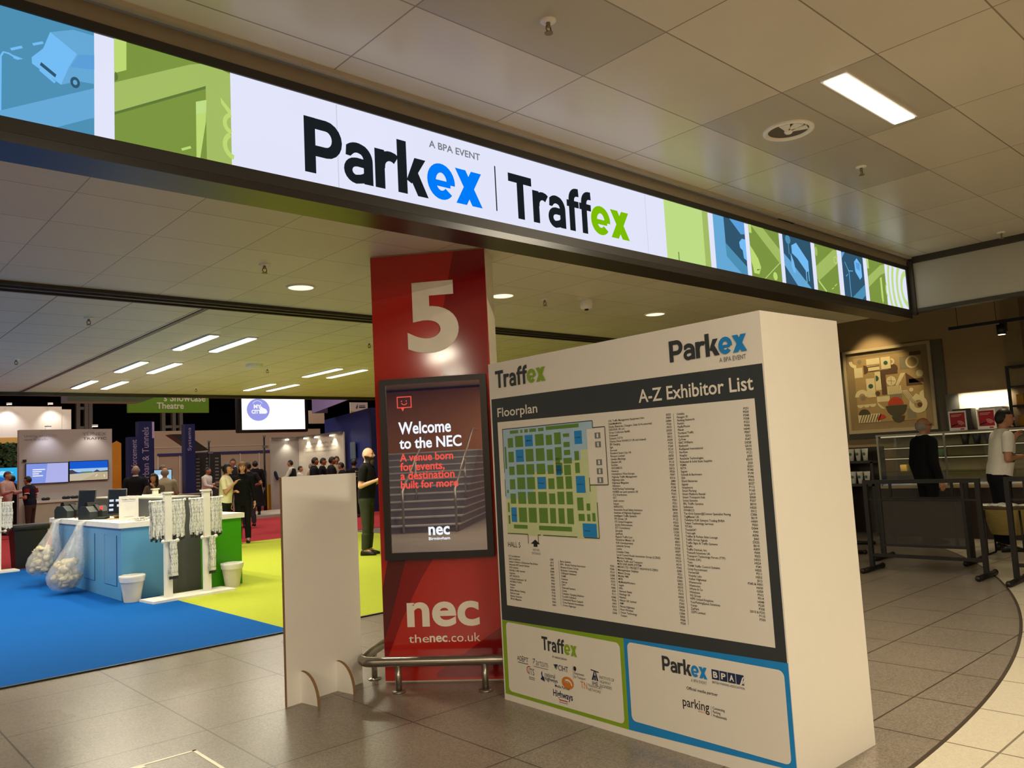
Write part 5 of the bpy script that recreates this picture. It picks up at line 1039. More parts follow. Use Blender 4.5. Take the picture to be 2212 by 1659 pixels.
# dark cup shelf on the left
t = thing('merchandise_shelf', 'dark wooden stand of paper cups left of the display case', 'shelf', (13.2, 6.80, 0), CAFE); m = MB(); m.box(0, .42, 0, .5, .0, 1.43); m.build('cabinet', WOODD, t); m = MB()
for z in (.80, 1.18): m.box(.42, 1.0, .0, .45, z, z+.04)
m.box(.42, 1.0, .45, .5, 0, 1.44); m.box(.42, .46, 0, .02, 0, .8); m.box(.96, 1.0, 0, .02, 0, 1.2); m.build('shelves', WOODD, t)
for r, z in ((0, 1.221), (1, .841)):
    for i in range(4):
        c_ = thing('cup', 'white takeaway cup on the %s shelf of the dark cup stand' % ('upper', 'lower')[r], 'cup', (13.33, 6.31-.115*i, z), CAFE, 'white cups on the %s shelf of the dark stand' % ('upper', 'lower')[r]); m = MB(); m.lathe([(.034,0),(.05,.19),(.053,.195),(.05,.2)], n=16); m.build('cup_body', PAPER, c_); m = MB(); m.ring(.0, .11, .0001, .026, lambda u, v, d=0: (u, -.0455, v), 0, 0, 12); m.build('emblem', mat('cup_emblem', '#56705f', .6), c_)
# chair left edge of the cafe
t = thing('lounge_chair', 'dark high-backed chair beside the cup stand', 'chair', (13.0, 7.2, 0), CAFE); m = MB(); m.box(-.3, .3, 0, .55, .40, .50, bev=.03); m.build('seat', BLACK, t); m = MB(); m.box(-.3, .3, .45, .55, .50, 1.12, bev=.03); m.build('backrest', BLACK, t)
for x in (-.26, .26):
    for y in (.04, .5): m = MB(); m.cyl((x,y,0), (x,y,.40), .018, n=8); m.build('leg', BLACKM, t)
# barriers
MESH = NT('barrier_mesh'); a_ = MESH.n('ShaderNodeBsdfTransparent'); b_ = MESH.n('ShaderNodeBsdfPrincipled'); b_.inputs['Base Color'].default_value = (.02,.016,.012,1); b_.inputs['Roughness'].default_value = .7
tc = MESH.n('ShaderNodeTexCoord'); mx = MESH.n('ShaderNodeMixShader'); MESH.l(MESH.math('MULTIPLY_ADD', MESH.noise(tc.outputs['Object'], 60), .1, .66), mx.inputs[0]); MESH.l(a_.outputs[0], mx.inputs[1]); MESH.l(b_.outputs[0], mx.inputs[2]); MESH.l(mx.outputs[0], MESH.out.inputs[0])
def barrier(x, y, L, h, rz, lb, balls=True):
    t = thing('queue_barrier', lb, 'barrier', (x, y, 0), rz, 'dark metal queue barriers'); s_ = .024
    m = MB(); m.box(0, s_*2, -s_, s_, .03, h); m.build('post', BLACKM, t); m = MB(); m.box(L-2*s_, L, -s_, s_, .03, h); m.build('post', BLACKM, t)
    m = MB(); m.box(0, L, -s_, s_, h, h+.045); m.build('top_rail', BLACKM, t); m = MB(); m.box(2*s_, L-2*s_, -.018, .018, .17, .205); m.build('bottom_rail', BLACKM, t)
    m = MB()
    for a in (.17, L-.2): m.box(a, a+.03, -.012, .012, .205, h)
    m.box(.2, L-.2, -.012, .012, h-.2, h-.18); m.box(2*s_, .17, -.012, .012, h-.2, h-.18); m.box(L-.17, L-2*s_, -.012, .012, h-.2, h-.18); m.box(.2, L-.2, -.012, .012, .30, .32); m.build('inner_frame', BLACKM, t)
    m = MB(); m.box(.2, L-.2, -.003, .003, .32, h-.2); m.build('screen', MESH.m, t, label='dark mesh panel')
    for a in (s_, L-s_):
        m = MB(); m.cyl((a,-.27,.03), (a,.27,.03), .028, n=10); m.ball((a,-.27,.032), .032); m.ball((a,.27,.032), .032); m.build('foot', BLACKM, t)
barrier(9.66, 4.38, 1.28, 1.03, CAFE, 'nearest dark metal queue barrier with mesh panel, in front of the suited man'); barrier(10.68, 4.68, 1.12, .98, CAFE, 'second queue barrier, just behind the nearest one'); barrier(9.45, 2.80, 1.28, 1.05, CAFE, 'queue barrier cut by the right edge of the photo')
barrier(10.9, 5.3, 1.15, .98, R(18), 'queue barrier running away towards the display case')
# basket
bk = thing('basket', 'oval straw basket of white packets on a metal stand', 'basket', (11.62, 3.46, 0), CAFE); m = MB(); m.lathe([(.15,.26),(.17,.27),(.235,.58),(.245,.62),(.225,.60),(.15,.30)], n=26, sx=1.15, sy=.8, cap=False)
m.lathe([(0,.265),(.15,.265)], n=26, sx=1.15, sy=.8, cap=False); m.build('basket_body', mat('straw', '#8f7c46', .8, noise=.3, nscale=10, stretch=(1,1,14)), bk); m = MB(); m.lathe([(.24,.585),(.25,.60),(.25,.625),(.235,.63)], n=26, sx=1.15, sy=.8, cap=False); m.build('rim', mat('straw_dark', '#4e4024', .7), bk)
m = MB(); random.seed(2)
for i in range(22): a = random.uniform(0, 6.28); r = .2*random.random()**.5; m.ball((1.15*r*math.cos(a), .8*r*math.sin(a), .62+.02*random.random()), .06, .05, .022, 0, 7, 5, .3)
o = m.build('paper_packets', PAPER, bk); o['kind'] = 'stuff'
for x in (-.2, .2): m = MB(); m.tube([(x,-.16,.58),(x*1.05,-.16,.02),(x*1.05,-.15,.012),(x*1.05,.15,.012),(x*1.05,.16,.02),(x,.16,.58)], .012, 8); m.build('leg', BLACKM, bk)
# ================================================================ PEOPLE
# Every body is one continuous remeshed surface; garments follow it as shells taken from that surface.
SKIN = {'pale': mat('skin_pale', '#d8a78a', .55, noise=.05, nscale=20), 'tan': mat('skin_tan', '#b27f5f', .55, noise=.05, nscale=20), 'brown': mat('skin_brown', '#8a5a40', .55, noise=.05, nscale=20)}
def cloth(name, col, bump=.25): return mat('cloth_' + name, col, .85, 0, .15, .10, 14, bump)
HAIRM = {'dark': mat('hair_dark', '#1b1512', .5, noise=.3, nscale=60), 'brown': mat('hair_brown', '#4a3322', .5, noise=.3, nscale=60), 'light': mat('hair_light_brown', '#86663f', .5, noise=.3, nscale=60), 'grey': mat('hair_grey', '#8d857b', .6, noise=.25, nscale=60), 'beard': mat('beard_brown', '#37281d', .7, noise=.3, nscale=60)}
SHOEM = mat('shoe_black', '#15120f', .4); LIPM = mat('lips', '#9a4f47', .5); EYEM = mat('eye_dark', '#1c1512', .25)
JOBS = []
def person(label, x, y, face, H, skin, hair, top, bottom, arms='hang', armr='hang', lean=0, yaw=0, fat=1.0, vox=.016, near=False, beard=False, jacket=False, short=False, z=.012, stride=0.0, collar=None, extra=None, vest=False, sex='m', group=None, sit=0):
    JOBS.append(dict(locals()))
POSE = {  # elbow and wrist, offsets in 1.75 m body units; first number outwards, then forwards, then up
 'hang': ((.06,-.03,-.285),(.075,.03,-.535)), 'bent': ((.05,-.04,-.28),(.0,.20,-.20)), 'up': ((.04,.06,-.27),(-.05,.22,-.08)), 'hold': ((.06,-.05,-.27),(-.13,.17,-.25)),
 'out': ((.06,.08,-.26),(.10,.32,-.22)), 'phone': ((.06,.10,-.25),(-.08,.19,-.02)), 'elbow': ((.13,-.10,-.24),(.02,.10,-.28)), 'pocket': ((.10,-.07,-.27),(.05,.06,-.46)), 'table': ((.06,.12,-.25),(-.02,.34,-.30)), 'chin': ((.02,.16,-.26),(-.12,.18,.02)) }
def build_person(J):
    k = J['H']/1.75; fat = J['fat']; f = J['sex'] == 'f'
    bm = MB(); segs = []
    def cap(p, q, r0, r1, lab, n=12, reg=True):
        p, q = Vector(p), Vector(q); t = (q-p).normalized(); L = (q-p).length
        rot = t.to_track_quat('Z', 'Y').to_matrix(); rings = []
        for z, r in [(-r0*.98, r0*.18), (-r0*.7, r0*.7), (0, r0), (L*.35, r0*.62+r1*.38), (L*.7, r0*.3+r1*.7), (L, r1), (L+r1*.7, r1*.7), (L+r1*.98, r1*.18)]:
            rings.append([bm.bm.verts.new(p + rot @ Vector((r*math.cos(2*PI*i/n), r*math.sin(2*PI*i/n), z))) for i in range(n)])
        for A, B in zip(rings, rings[1:]):
            for i in range(n): bm._f([A[i], A[(i+1)%n], B[(i+1)%n], B[i]])
        bm._f(rings[0][::-1]); bm._f(rings[-1])
        if reg: segs.append((lab, p, q, r0, r1))
    hipz = .92; lean = R(J['lean'])
    def up(p):   # lean the upper body about the hips
        x, y, z = p; dz = z - hipz
        if dz <= 0: return Vector((x, y, z))
        return Vector((x, y*1.0 - math.sin(lean)*dz + 0, hipz + math.cos(lean)*dz - y*0))
    # torso rings: z, half width, half depth, forward shift
    sh = .175 if f else .195; hw = .172 if f else .165; wa = .125 if f else .145
    tor = [(.80,hw*.72,.095,0),(.86,hw*.98,.118,0),(.94,hw,.120,0),(1.04,wa*1.06*fat,.104*fat,-.005),(1.12,wa*fat,.102*fat,-.012*fat),(1.22,wa*1.08*(1+.5*(fat-1)),.112*(1+.5*(fat-1)),-.012),(1.31,sh*.90,.118 if not f else .128,-.01 if not f else -.025),(1.39,sh*.96,.105,0),(1.44,sh*.80,.080,.005),(1.475,sh*.48,.066,.008),(1.50,.066,.060,.005),(1.515,.05,.05,.005)]
    n = 20; rings = []
    for z, rx, ry, oy in tor:
        ring = []
        for i in range(n):
            a = 2*PI*i/n; c, s_ = math.cos(a), math.sin(a)
            c = math.copysign(abs(c)**.85, c); s_ = math.copysign(abs(s_)**.85, s_)
            ring.append(bm.bm.verts.new(up((rx*c, ry*s_ + oy, z))))
        rings.append(ring)
    for A, B in zip(rings, rings[1:]):
        for i in range(n): bm._f([A[i], A[(i+1)%n], B[(i+1)%n], B[i]])
    bm._f(rings[0][::-1]); bm._f(rings[-1])
    segs.append(('torso', up((0,0,.90)), up((0,0,1.34)), .15*fat, .15)); segs.append(('torso', up((-sh*.72,0,1.40)), up((sh*.72,0,1.40)), .085, .085))
    nb, nt = up((0,.005,1.44)), up((0,-.012,1.565)); cap(nb, nt, .056 if not f else .048, .050 if not f else .043, 'neck')
    # head
    hc = up((0,-.018,1.635)); Ry = Matrix.Rotation(R(J['yaw']), 3, 'Z')
    t = bmesh.new(); bmesh.ops.create_uvsphere(t, u_segments=20, v_segments=16, radius=1)
    for v in t.verts:
        x, y, z = v.co; w = 1.0
        if z < 0: w = 1 - .34*(-z)**1.4
        yy = y*.098
        if z < -.2 and y < 0: yy *= 1 + .06*(-z)
        if y < -.55 and -.15 < z < .35: yy += .006
        if z < -.25 and y > .2: yy *= 1 - .45*(-z-.25)
        v.co = hc + Ry @ Vector((x*.076*w, yy, z*.116))
    bm.add(t); t.free()
    hp = lambda x, y, z: hc + Ry @ Vector((x, y, z))
    cap(hp(0,-.092,.022), hp(0,-.112,-.022), .010, .015, 'head', 8, False)
    for sx in (-1, 1):
        bm.ball(hp(sx*.077,.012,-.008), .012, .022, .032, None, 8, 6); bm.ball(hp(sx*.032,-.076,.030), .026, .016, .010, None, 8, 6); bm.ball(hp(sx*.040,-.066,-.026), .022, .018, .018, None, 8, 6)
    bm.ball(hp(0,-.084,-.056), .024, .014, .010, None, 8, 6); bm.ball(hp(0,-.078,-.098), .022, .018, .017, None, 8, 6)
    segs.append(('head', hp(0,0,-.05), hp(0,0,.05), .085, .085))
    # arms
    wr = {}
    for sx, key in ((1, 'arms'), (-1, 'armr')):
        e, w = POSE[J[key]]; s0 = up((sx*(sh-.005), .0, 1.405)); am = 1.0 if not f else .88
        sup = up((0,0,1.405)); P_ = lambda o: s0 + Vector((sx*o[0], -o[1], o[2]))
        el, wi = P_(e), P_(w)
        cap(s0, el, .056*am*(1+.4*(fat-1)), .041*am, 'uarm'); cap(el, wi, .042*am, .028*am, 'farm')
        d = (wi-el).normalized(); side = Vector((sx, 0, 0)); side = (side - d*side.dot(d)).normalized()
        if J[key] in ('hang','pocket'): pn = side; ac_ = d.cross(side).normalized()
        else: pn = Vector((0,0,-1)); pn = (pn - d*pn.dot(d)).normalized(); ac_ = d.cross(pn).normalized()
        # palm
        cap(wi, wi + d*.055, .027, .030, 'hand', 10); q = wi + d*.045
        cap(q - ac_*.022, q + ac_*.022 + d*.025, .019, .019, 'hand', 8, False)
        curl = -pn if J[key] in ('hang','pocket') else pn
        for i, (o, L) in enumerate(((-.030,.062),(-.010,.075),(.010,.070),(.029,.056))):
            b0 = wi + d*.085 + ac_*o; b1 = b0 + (d*.9 + curl*.35).normalized()*L*.55; b2 = b1 + (d*.55 + curl*.85).normalized()*L*.5
            cap(b0 - d*.02, b1, .0100, .0092, 'hand', 8, False); cap(b1, b2, .0092, .0080, 'hand', 8, False)
        fw = ac_ if ac_.y < 0 or J[key] not in ('hang',) else -ac_
        th = wi + d*.030 + fw*.026; cap(th, th + (d*.6 + fw*.55 + curl*.35).normalized()*.045, .0125, .0105, 'hand', 8, False)
        tb = th + (d*.6 + fw*.55 + curl*.35).normalized()*.045; cap(tb, tb + (d*.9 + curl*.4).normalized()*.03, .0105, .009, 'hand', 8, False)
        wr[key] = (wi, d)
    # legs
    st = J['stride']; feet = []
    for sx in (1, -1):
        o = st*sx; hip = Vector((sx*.088, 0, .90))
        if J['sit']: kn = Vector((sx*.11, -.42, .86)); an = Vector((sx*.11, -.38, .42))
        else: kn = Vector((sx*.092, -o*.55 - .015 - (.05 if o > 0 else 0), .49)); an = Vector((sx*.095, -o + .02, .085 + (.04 if o < -.1 else 0)))
        lf = 1 + .35*(fat-1)
        cap(hip, kn, .088*lf, .058*lf, 'thigh', 14); cap(kn, an, .058*lf, .040, 'calf', 14); cap(an, an + Vector((0,-.10,-.045)), .040, .030, 'foot', 10)
        feet.append(an)
    M = Matrix.Diagonal((k, k, k, 1))
    for v in bm.bm.verts: v.co = M @ v.co
    me = bpy.data.meshes.new('body'); bmesh.ops.recalc_face_normals(bm.bm, faces=list(bm.bm.faces)); bm.bm.to_mesh(me); bm.bm.free()
    me.materials.append(SKIN[J['skin']]); ob = bpy.data.objects.new('body', me); COL.objects.link(ob)
    rm = ob.modifiers.new('r', 'REMESH'); rm.mode = 'VOXEL'; rm.voxel_size = J['vox']*k
    sm = ob.modifiers.new('s', 'SMOOTH'); sm.factor = .5; sm.iterations = 3 if not J['near'] else 4
    J.update(ob=ob, k=k, segs=[(a, b*k, c*k, d*k, e*k) for a, b, c, d, e in segs], hc=hc*k, Ry=Ry, feet=[q*k for q in feet], up=up, hp=lambda x, y, z: (hc + Ry @ Vector((x, y, z)))*k, wr={a: (b*k, c) for a, (b, c) in wr.items()})
def finish_person(J, me):
    k = J['k']; face = J['face']; rz = math.atan2(face[0], -face[1]); f = J['sex'] == 'f'
    root = thing('person', J['label'], 'person', (J['x'], J['y'], J['z']), rz, J['group'])
    me.name = 'body'; me.materials.clear(); me.materials.append(SKIN[J['skin']])
    bo = bpy.data.objects.new('body', me); COL.objects.link(bo); bo.parent = root
    for p in me.polygons: p.use_smooth = True
    labs = []; hipz = .92*k
    segs = J['segs']; inv = J['Ry'].inverted()
    def lab(c):
        best = None
        for l, p, q, r0, r1 in segs:
            d = q-p; t = max(0, min(1, (c-p).dot(d)/d.length_squared)); e = (c-(p+d*t)).length - (r0+(r1-r0)*t)
            if best is None or e < best[0]: best = (e, l, t)
        return best[1], best[2]
    info = [(p.index, p.center.copy()) + lab(p.center) for p in me.polygons]
    def shell(name, test, off, m, par=None, lb=None, tail=None):
        idx = [i for i, c, l, t in info if test(c, l, t)]
        if not idx: return
        bm = bmesh.new(); mp = {}
        vn = me.vertices
        for i in idx:
            vs = []
            for vi in me.polygons[i].vertices:
                if vi not in mp:
                    co = vn[vi].co; o_ = off(co) if callable(off) else off
                    mp[vi] = bm.verts.new(co + vn[vi].normal*o_*k)
                vs.append(mp[vi])
            try: bm.faces.new(vs).smooth = True
            except ValueError: pass
        # even the hems and give the cloth a thickness towards the body
        bd = [v for v in bm.verts if any(e.is_boundary for e in v.link_edges)]
        for _ in range(3):
            new = {}
            for v in bd:
                nb = [e.other_vert(v) for e in v.link_edges if e.is_boundary]
                if len(nb) == 2: new[v] = v.co*.4 + (nb[0].co+nb[1].co)*.3
            for v, c in new.items(): v.co = c
        m2 = bpy.data.meshes.new(name); bm.to_mesh(m2); bm.free(); m2.materials.append(m)
        o = bpy.data.objects.new(name, m2); COL.objects.link(o); o.parent = par or root
        if lb: o['label'] = lb
        return o
    H_ = lambda z: z*k
    ca = math.radians(J['lean'])
    def hz(c):   # height along the leaning trunk
        return (hipz + (c.z-hipz)*math.cos(ca) - c.y*math.sin(ca)*1.0)/k if c.z > hipz else c.z/k
    tn, tc, tk = J['top']; bn, bc = J['bottom']; low = .86 if J['jacket'] else .93
    sl = (lambda l, t: l == 'uarm' and t < (.72 if J['short'] else 2)) if J['short'] else (lambda l, t: l == 'uarm' or (l == 'farm' and t < .93))
    shell('trousers', lambda c, l, t: (l == 'torso' and hz(c) < 1.0) or (l == 'thigh') or (l == 'calf' and t < .97), lambda co: .008 + (.012 if co.z < .35*k else 0), cloth(bn, bc))
    tt = lambda c, l, t: (l == 'torso' and hz(c) > low) or (l == 'thigh' and J['jacket'] and c.z > low*k) or sl(l, t) or (l == 'neck' and hz(c) < 1.475)
    shell('jacket' if J['jacket'] else ('blouse' if f else 'shirt'), tt, (.022 if J['jacket'] else .015), cloth(tn, tc))
    if J['vest']: shell('waistcoat', lambda c, l, t: l == 'torso' and .93 < hz(c) < 1.43, .026, cloth('black','#151517'))
    if J['collar']: shell('collar', lambda c, l, t: l == 'neck' and hz(c) < 1.515, .010, J['collar'])
    # hair
    def loc(c): return inv @ (c - J['hc'])/k
    h = J['hair']
    if h:
        hm, style = h
        if style == 'short': test = lambda c, l, t: l in ('head','neck') and (lambda q: (q.z > .045 and q.y < .0 and q.z > .045 + .35*max(0, -q.y-.05)) or (q.y >= .0 and q.z > -.055 + max(0, .045-q.y)*1.6))(loc(c))
        elif style == 'fringe': test = lambda c, l, t: l in ('head','neck') and (lambda q: q.y > .0 and -.06 < q.z < .045)(loc(c))
        else: test = lambda c, l, t: l in ('head','neck') and (lambda q: (q.z > .05) or (q.y > -.01 and q.z > -.09))(loc(c))
        o = shell('hair', test, lambda co: .011 if style != 'bob' else .016, HAIRM[hm])
        if style in ('bob', 'tied', 'long'):
            m = MB(); hp = J['hp']
            if style == 'tied': m.ball(hp(0,.105,.045), .038*k, .038*k, .038*k); m.build('hair_bun', HAIRM[hm], root)
            else:
                dz = -.14 if style == 'bob' else -.24
                n = 18; rings = []
                for j, (z, rr) in enumerate(((.10,.055),(.075,.088),(.03,.104),(-.04,.108),(dz*.75,.104),(dz,.094))):
                    rings.append([m._v(hp(rr*.96*math.cos(a)*(1 if True else 1), .012 + rr*1.06*math.sin(a), z + .012*random.uniform(-1,1)*(j == 5))) for a in [R(-38 + 256*i/n) for i in range(n+1)]])
                for A, B in zip(rings, rings[1:]):
                    for i in range(n): m._f([A[i], A[i+1], B[i+1], B[i]], 0, True)
                if style == 'bob':   # fringe over the brow
                    A = [m._v(hp(.082*math.cos(a)*1.05, -.004+.104*math.sin(a), .085)) for a in [R(200+140*i/10) for i in range(11)]]; B = [m._v(hp(.080*math.cos(a)*1.08, -.006+.106*math.sin(a), .040)) for a in [R(200+140*i/10) for i in range(11)]]
                    for i in range(10): m._f([A[i], A[i+1], B[i+1], B[i]], 0, True)
                m.build('hair_length', HAIRM[hm], root, recalc=True)
    hp = J['hp']
    if J['beard']:
        shell('beard', lambda c, l, t: l in ('head','neck') and (lambda q: q.y < .03 and -.14 < q.z < -.045 + .28*(q.y+.09) and not (abs(q.x) < .02 and -.068 < q.z < -.05))(loc(c)), lambda co: .016, HAIRM['beard'])
        m = MB(); m.ball(hp(0,-.066,-.125), .046*k, .040*k, .066*k, None, 12, 8, .05); m.build('beard_length', HAIRM['beard'], root)
    for sx in (-1, 1):
        if J['near']:
            m = MB(); m.ball(hp(sx*.032,-.0905,.016), .0125*k, .007*k, .0065*k, None, 10, 6); m.build('eye', EYEM, root)
            m = MB(); m.tube([hp(sx*.014,-.098,.037), hp(sx*.032,-.100,.043), hp(sx*.052,-.088,.038)], .0042*k, 5); m.build('eyebrow', HAIRM[h[0] if h else 'beard'], root)
    if J['near']: m = MB(); m.ball(hp(0,-.0985,-.056), .021*k, .006*k, .006*k, None, 10, 6); m.build('mouth', LIPM, root)
    for an in J['feet']:
        m = MB(Matrix.Translation((an.x, an.y, 0)) @ Matrix.Scale(k, 4)); zb = an.z/k - .085
        m.M = Matrix.Translation((an.x, an.y, zb*k)) @ Matrix.Scale(k, 4)
        n = 14; rr = []
        for y, w, h_ in ((.075,.022,.05),(.065,.036,.075),(.02,.042,.10),(-.04,.042,.085),(-.10,.048,.062),(-.15,.044,.048),(-.185,.026,.036)):
            rr.append([m._v((w*math.cos(a), y, max(0.001, h_*.5 + h_*.5*math.sin(a)*1.15))) for a in [2*PI*i/n for i in range(n)]])
        for A, B in zip(rr, rr[1:]):
            for i in range(n): m._f([A[i], A[(i+1)%n], B[(i+1)%n], B[i]], 0, True)
        m._f(rr[0][::-1]); m._f(rr[-1]); m.build('shoe', SHOEM, root)
    if J['extra']: J['extra'](root, J)
RT, LT, CAM, AWAY = (.74,-.67), (-.74,.67), (-.5,-.86), (.5,.86)
BLK, NAVT, GREYT, OLIVE, WHT, PINK, CRM, BEI = ('black','#151517'), ('navy','#191d30'), ('charcoal','#33343a'), ('dark_olive','#3a4030'), ('white','#d6d2c8'), ('pink','#c09a93'), ('cream','#e4dcb8'), ('beige','#a89c85')
c3 = lambda p: (p[0], p[1], 0)
def ex_bald(root, J):
    k = J['k']; m = MB(); fn_ = lambda u, v, d=0: (u, .128+d, v)
    w, d = J['wr']['arms']; q = w + d*.11
    m = MB(); m.box(q.x-.10, q.x+.02, q.y-.16, q.y+.02, q.z+.012, q.z+.016); o = m.build('paper_held', PAPER, None); tag(o, 'white sheet of paper held by the bald bearded man', 'paper', rz=root.rotation_euler.z, loc=root.location)
def ex_print(root, J):   # lettering on the back of the shirt
    k = J['k']; m = MB(); y = .142*k
    for i, (a, b_) in enumerate(((1.37,.12),(1.33,.15),(1.29,.10))): m.box(-b_*k*.7, b_*k*.7, y-.004, y+.001, (a-.012)*k, (a+.012)*k)
    m.build('back_print', mat('shirt_print', '#b9b4a8', .7), root); ex_bald(root, J)
def ex_lanyard(root, J): pass
def ex_redsleeve(root, J):
    k = J['k']
    for sx in (1, -1):
        s0 = Vector((sx*.19*k, 0, 1.405*k)); e = POSE[J['arms']][0]; d = Vector((sx*e[0], -e[1], e[2])).normalized()
        m = MB(); m.cyl(s0 + d*.03*k, s0 + d*.15*k, .078*k, .070*k, 14, cap=False); m.build('red_sleeve', cloth('crimson', '#7d1a1f'), root); m = MB(); m.cyl(s0 + d*.15*k, s0 + d*.175*k, .0715*k, .070*k, 14, cap=False); m.build('white_band', cloth('white','#d6d2c8'), root)
def ex_glasses(root, J):
    k = J['k']; hp = J['hp']; m = MB()
    for sx in (-1, 1): m.tube([hp(sx*(.033+.022*math.cos(a)), -.104, .014+.017*math.sin(a)) for a in [2*PI*i/12 for i in range(13)]], .0028*k, 5); m.tube([hp(sx*.055,-.102,.018), hp(sx*.079,.01,.012)], .0026*k, 5)
    m.tube([hp(-.012,-.107,.016), hp(.012,-.107,.016)], .0026*k, 5); m.build('glasses', BLACK, root)
def ex_coat(root, J):
    k = J['k']; m = MB(); m.lathe([(.19*k,.95*k),(.22*k,.75*k),(.27*k,.45*k),(.31*k,.28*k)], n=20, sy=.8, cap=False, wob=.02); m.build('coat_skirt', cloth('black','#151517'), root)
def ex_vest(root, J):
    k = J['k']; m = MB(); m.lathe([(.178*k,.95*k),(.168*k,1.1*k),(.185*k,1.25*k),(.20*k,1.36*k)], n=20, sy=.75, cap=False); m.build('waistcoat', cloth('black','#151517'), root)
# near figures
person('bald bearded man in a black printed T-shirt, standing right of the blank panel', 7.64, 12.35, (.64,-.77), 1.88, 'pale', None, ('black','#1a1a1b',0), OLIVE, 'bent', 'bent', 3, 0, 1.18, .011, True, True, short=True, extra=ex_print)
person('person in black trousers mostly hidden behind the red column, past the bearded man', 8.75, 13.35, RT, 1.78, 'tan', ('brown','short'), ('brown_knit','#4a382c',0), BLK, 'bent', 'hang', 2, 0, 1.05, .016)
person('woman with a light brown bob in black clothes at the end of the counter', 7.6, 17.45, (-.42,-.9), 1.80, 'pale', ('light','bob'), ('black_knit','#17171a',0), BLK, 'hang', 'hang', 0, 6, 1.0, .011, True, sex='f')
person('woman in a cream blouse with tied dark hair, turned towards the woman in black', 6.98, 16.95, RT, 1.77, 'tan', ('dark','tied'), CRM + (0,), BLK, 'hold', 'up', 4, 6, 1.14, .011, True, sex='f', short=True)
person('man in a black suit and glasses standing at the cafe display case', 12.45, 4.69, (.78,-.62), 1.84, 'tan', ('grey','fringe'), ('suit_black','#111114',0), ('suit_trousers','#121215'), 'hang', 'hang', 0, -8, 1.12, .011, True, jacket=True, collar=cloth('white','#d6d2c8'), z=0, extra=ex_glasses)
person('man in a white short-sleeved shirt and dark trousers at the right edge, head bowed', 11.98, 3.60, (.60,-.80), 1.88, 'tan', ('dark','short'), ('shirt_white','#e2ded6',0), ('trousers_midnight','#14141c'), 'phone', 'hold', 9, -8, 1.16, .011, True, short=True, z=0)
# hall figures
person('man in grey trousers walking behind the woman in black', 9.8, 22.1, (.25,.97), 1.86, 'tan', ('dark','short'), ('shirt_dark','#1f1d20',0), GREYT, 'elbow', 'elbow', 4, 20, 1.1, .015, stride=.16, short=True)
person('man in a long black coat standing on the pale platform', 12.05, 26.6, (.3,.95), 1.86, 'tan', ('dark','short'), ('coat_black','#141416',0), GREYT, 'elbow', 'hang', 0, 0, 1.1, .016, jacket=True, z=.112, extra=ex_coat)
person('dark-haired man in dark clothes behind the head of the woman in black', 11.2, 26.45, CAM, 1.96, 'tan', ('dark','short'), ('jacket_dark','#20242b',0), BLK, 'hang', 'hang', 0, 0, 1.1, .016, z=.112)
person('man with a pink waistcoat over a white shirt by the striped display', 10.55, 27.2, (.6,-.8), 1.82, 'tan', ('dark','short'), WHT + (0,), NAVT, 'bent', 'table', 6, 0, 1.05, .016, z=.012)
person('grey-haired man in a dark suit seen from behind, left of the totems', 6.43, 21.04, AWAY, 1.88, 'tan', ('grey','fringe'), ('suit_dark','#1a1a1f',0), BLK, 'hang', 'hang', 0, 0, 1.1, .015, jacket=True, collar=cloth('white','#d6d2c8'))
person('dark-haired woman in a patterned blouse resting her chin on her hand behind the tablets', 6.16, 18.75, (-.62,-.78), 1.66, 'tan', ('dark','long'), ('pattern','#5c4f41',0), BLK, 'chin', 'table', 10, 0, 1.05, .015, sex='f')
person('bald man in a grey-beige shirt seen from behind near the monitor', 6.75, 19.95, AWAY, 1.78, 'tan', ('grey','fringe'), BEI + (0,), BLK, 'table', 'table', 4, 0, 1.14, .015)
person('man in a white shirt behind the monitor', 8.28, 24.6, CAM, 1.92, 'tan', ('grey','short'), WHT + (0,), NAVT, 'bent', 'hang', 0, 0, 1.05, .016)
person('dark-haired woman seated by the amber column', 8.64, 29.1, RT, 1.78, 'pale', ('dark','long'), ('black_top','#19181b',0), BLK, 'table', 'table', 10, 0, 1.0, .016, sex='f')
person('man in a navy polo shirt with red sleeves facing the grey booth', 5.33, 26.98, LT, 1.80, 'tan', ('dark','short'), ('navy_polo','#1a1c2c',0), ('brown_trousers','#3d3129'), 'hold', 'hold', 5, 0, 1.22, .014, short=True, extra=ex_redsleeve)
person('man in a pale pink shirt gesturing at the far left edge', 4.80, 27.55, (.6,-.55), 1.86, 'tan', ('brown','short'), PINK + (0,), BLK, 'out', 'out', 3, 0, 1.12, .015, z=.122)
person('man in a dark suit beyond the man in the pink shirt', 5.52, 30.6, AWAY, 1.88, 'tan', ('dark','short'), ('suit_dark','#1a1a1f',0), BLK, 'bent', 'hang', 0, 0, 1.1, .016, jacket=True)
person('man in a navy top standing side-on, left of the blank panel', 14.75, 30.6, RT, 1.90, 'tan', ('brown','short'), ('navy_top','#1d2236',0), NAVT, 'bent', 'table', 0, 0, 1.05, .016)
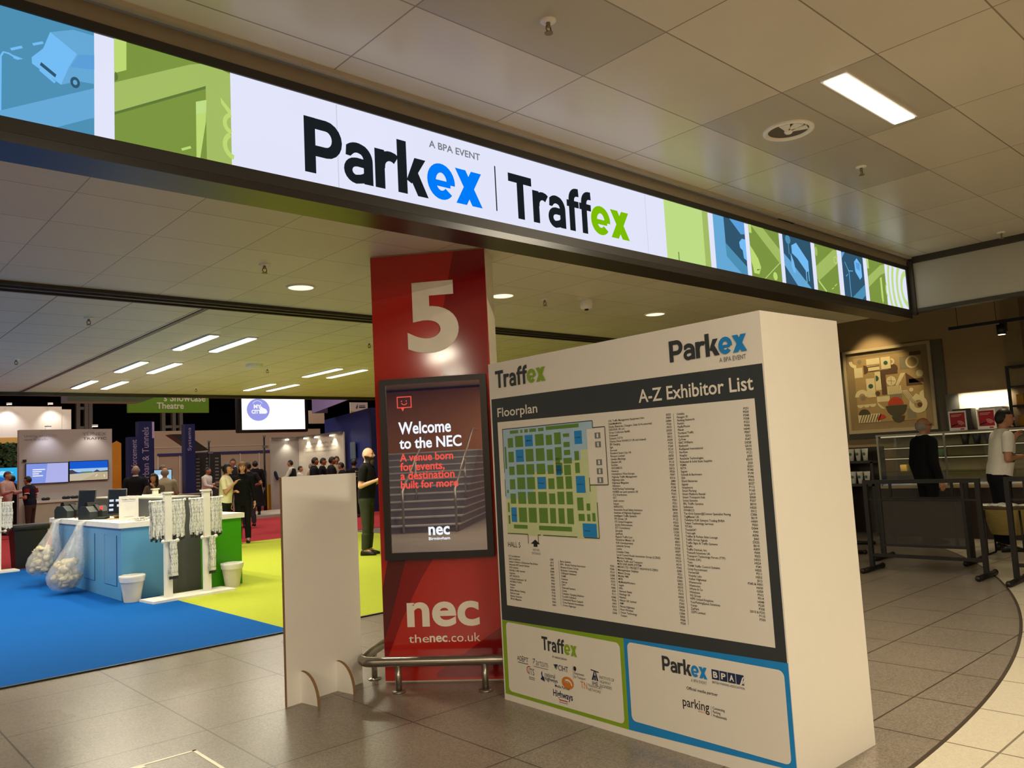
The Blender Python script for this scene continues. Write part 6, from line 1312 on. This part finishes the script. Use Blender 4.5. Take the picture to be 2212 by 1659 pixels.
person('dark-haired man beyond the man in the navy top', 15.5, 31.7, LT, 1.92, 'tan', ('dark','short'), ('navy_top','#1d2236',0), NAVT, 'bent', 'hang', 0, 0, 1.0, .016)
person('man in a white shirt and black waistcoat leaning forward above the blank panel', 14.35, 28.3, LT, 1.86, 'tan', ('dark','short'), WHT + (0,), BLK, 'table', 'table', 8, 0, 1.05, .016, vest=True, z=.112)
person('man in a beige top seen from behind above the blank panel', 16.45, 32.4, AWAY, 2.0, 'tan', ('brown','short'), BEI + (0,), BLK, 'bent', 'bent', 0, 0, 1.1, .016)
person('person in a white shirt beside the beige-topped man', 15.1, 29.35, RT, 1.72, 'tan', ('dark','short'), WHT + (0,), BLK, 'bent', 'hang', 4, 0, 1.0, .016)
for a in (('man in a dark suit at the left of the group before the alcove', 12.6, 23.5, (.75,-.3), 1.94, ('dark','short'), ('suit_dark','#1a1a1f',0)), ('dark-haired man half hidden in the middle of the group before the alcove', 13.5, 24.6, RT, 1.93, ('dark','short'), ('suit_dark','#1a1a1f',0)),
          ('broad man in a dark suit at the right of the group before the alcove', 12.6, 22.4, (.7,-.2), 1.92, ('dark','short'), ('suit_dark','#1a1a1f',0)), ('man in a pale shirt facing the group in the alcove', 14.43, 25.2, CAM, 1.98, ('dark','short'), BEI + (0,)),
          ('man in a dark jacket bending over at the right of the alcove group', 13.5, 23.2, LT, 1.74, ('dark','short'), ('suit_dark','#1a1a1f',0)), ('grey-haired person at the left edge of the alcove group', 13.6, 25.6, RT, 1.78, ('grey','short'), BEI + (0,)),
          ('dark-haired person just left of the bearded man', 13.2, 22.0, AWAY, 1.80, ('dark','short'), ('black_knit','#17171a',0))):
    person(a[0], a[1], a[2], a[3], a[4], 'tan', a[5], a[6], BLK, 'bent', 'hang', 3, 0, 1.05, .017, jacket='suit' in a[0])
for J in JOBS: build_person(J)
bpy.context.view_layer.update(); dg = bpy.context.evaluated_depsgraph_get()
meshes = [bpy.data.meshes.new_from_object(J['ob'].evaluated_get(dg)) for J in JOBS]
for J, me in zip(JOBS, meshes):
    bpy.data.objects.remove(J['ob']); finish_person(J, me)
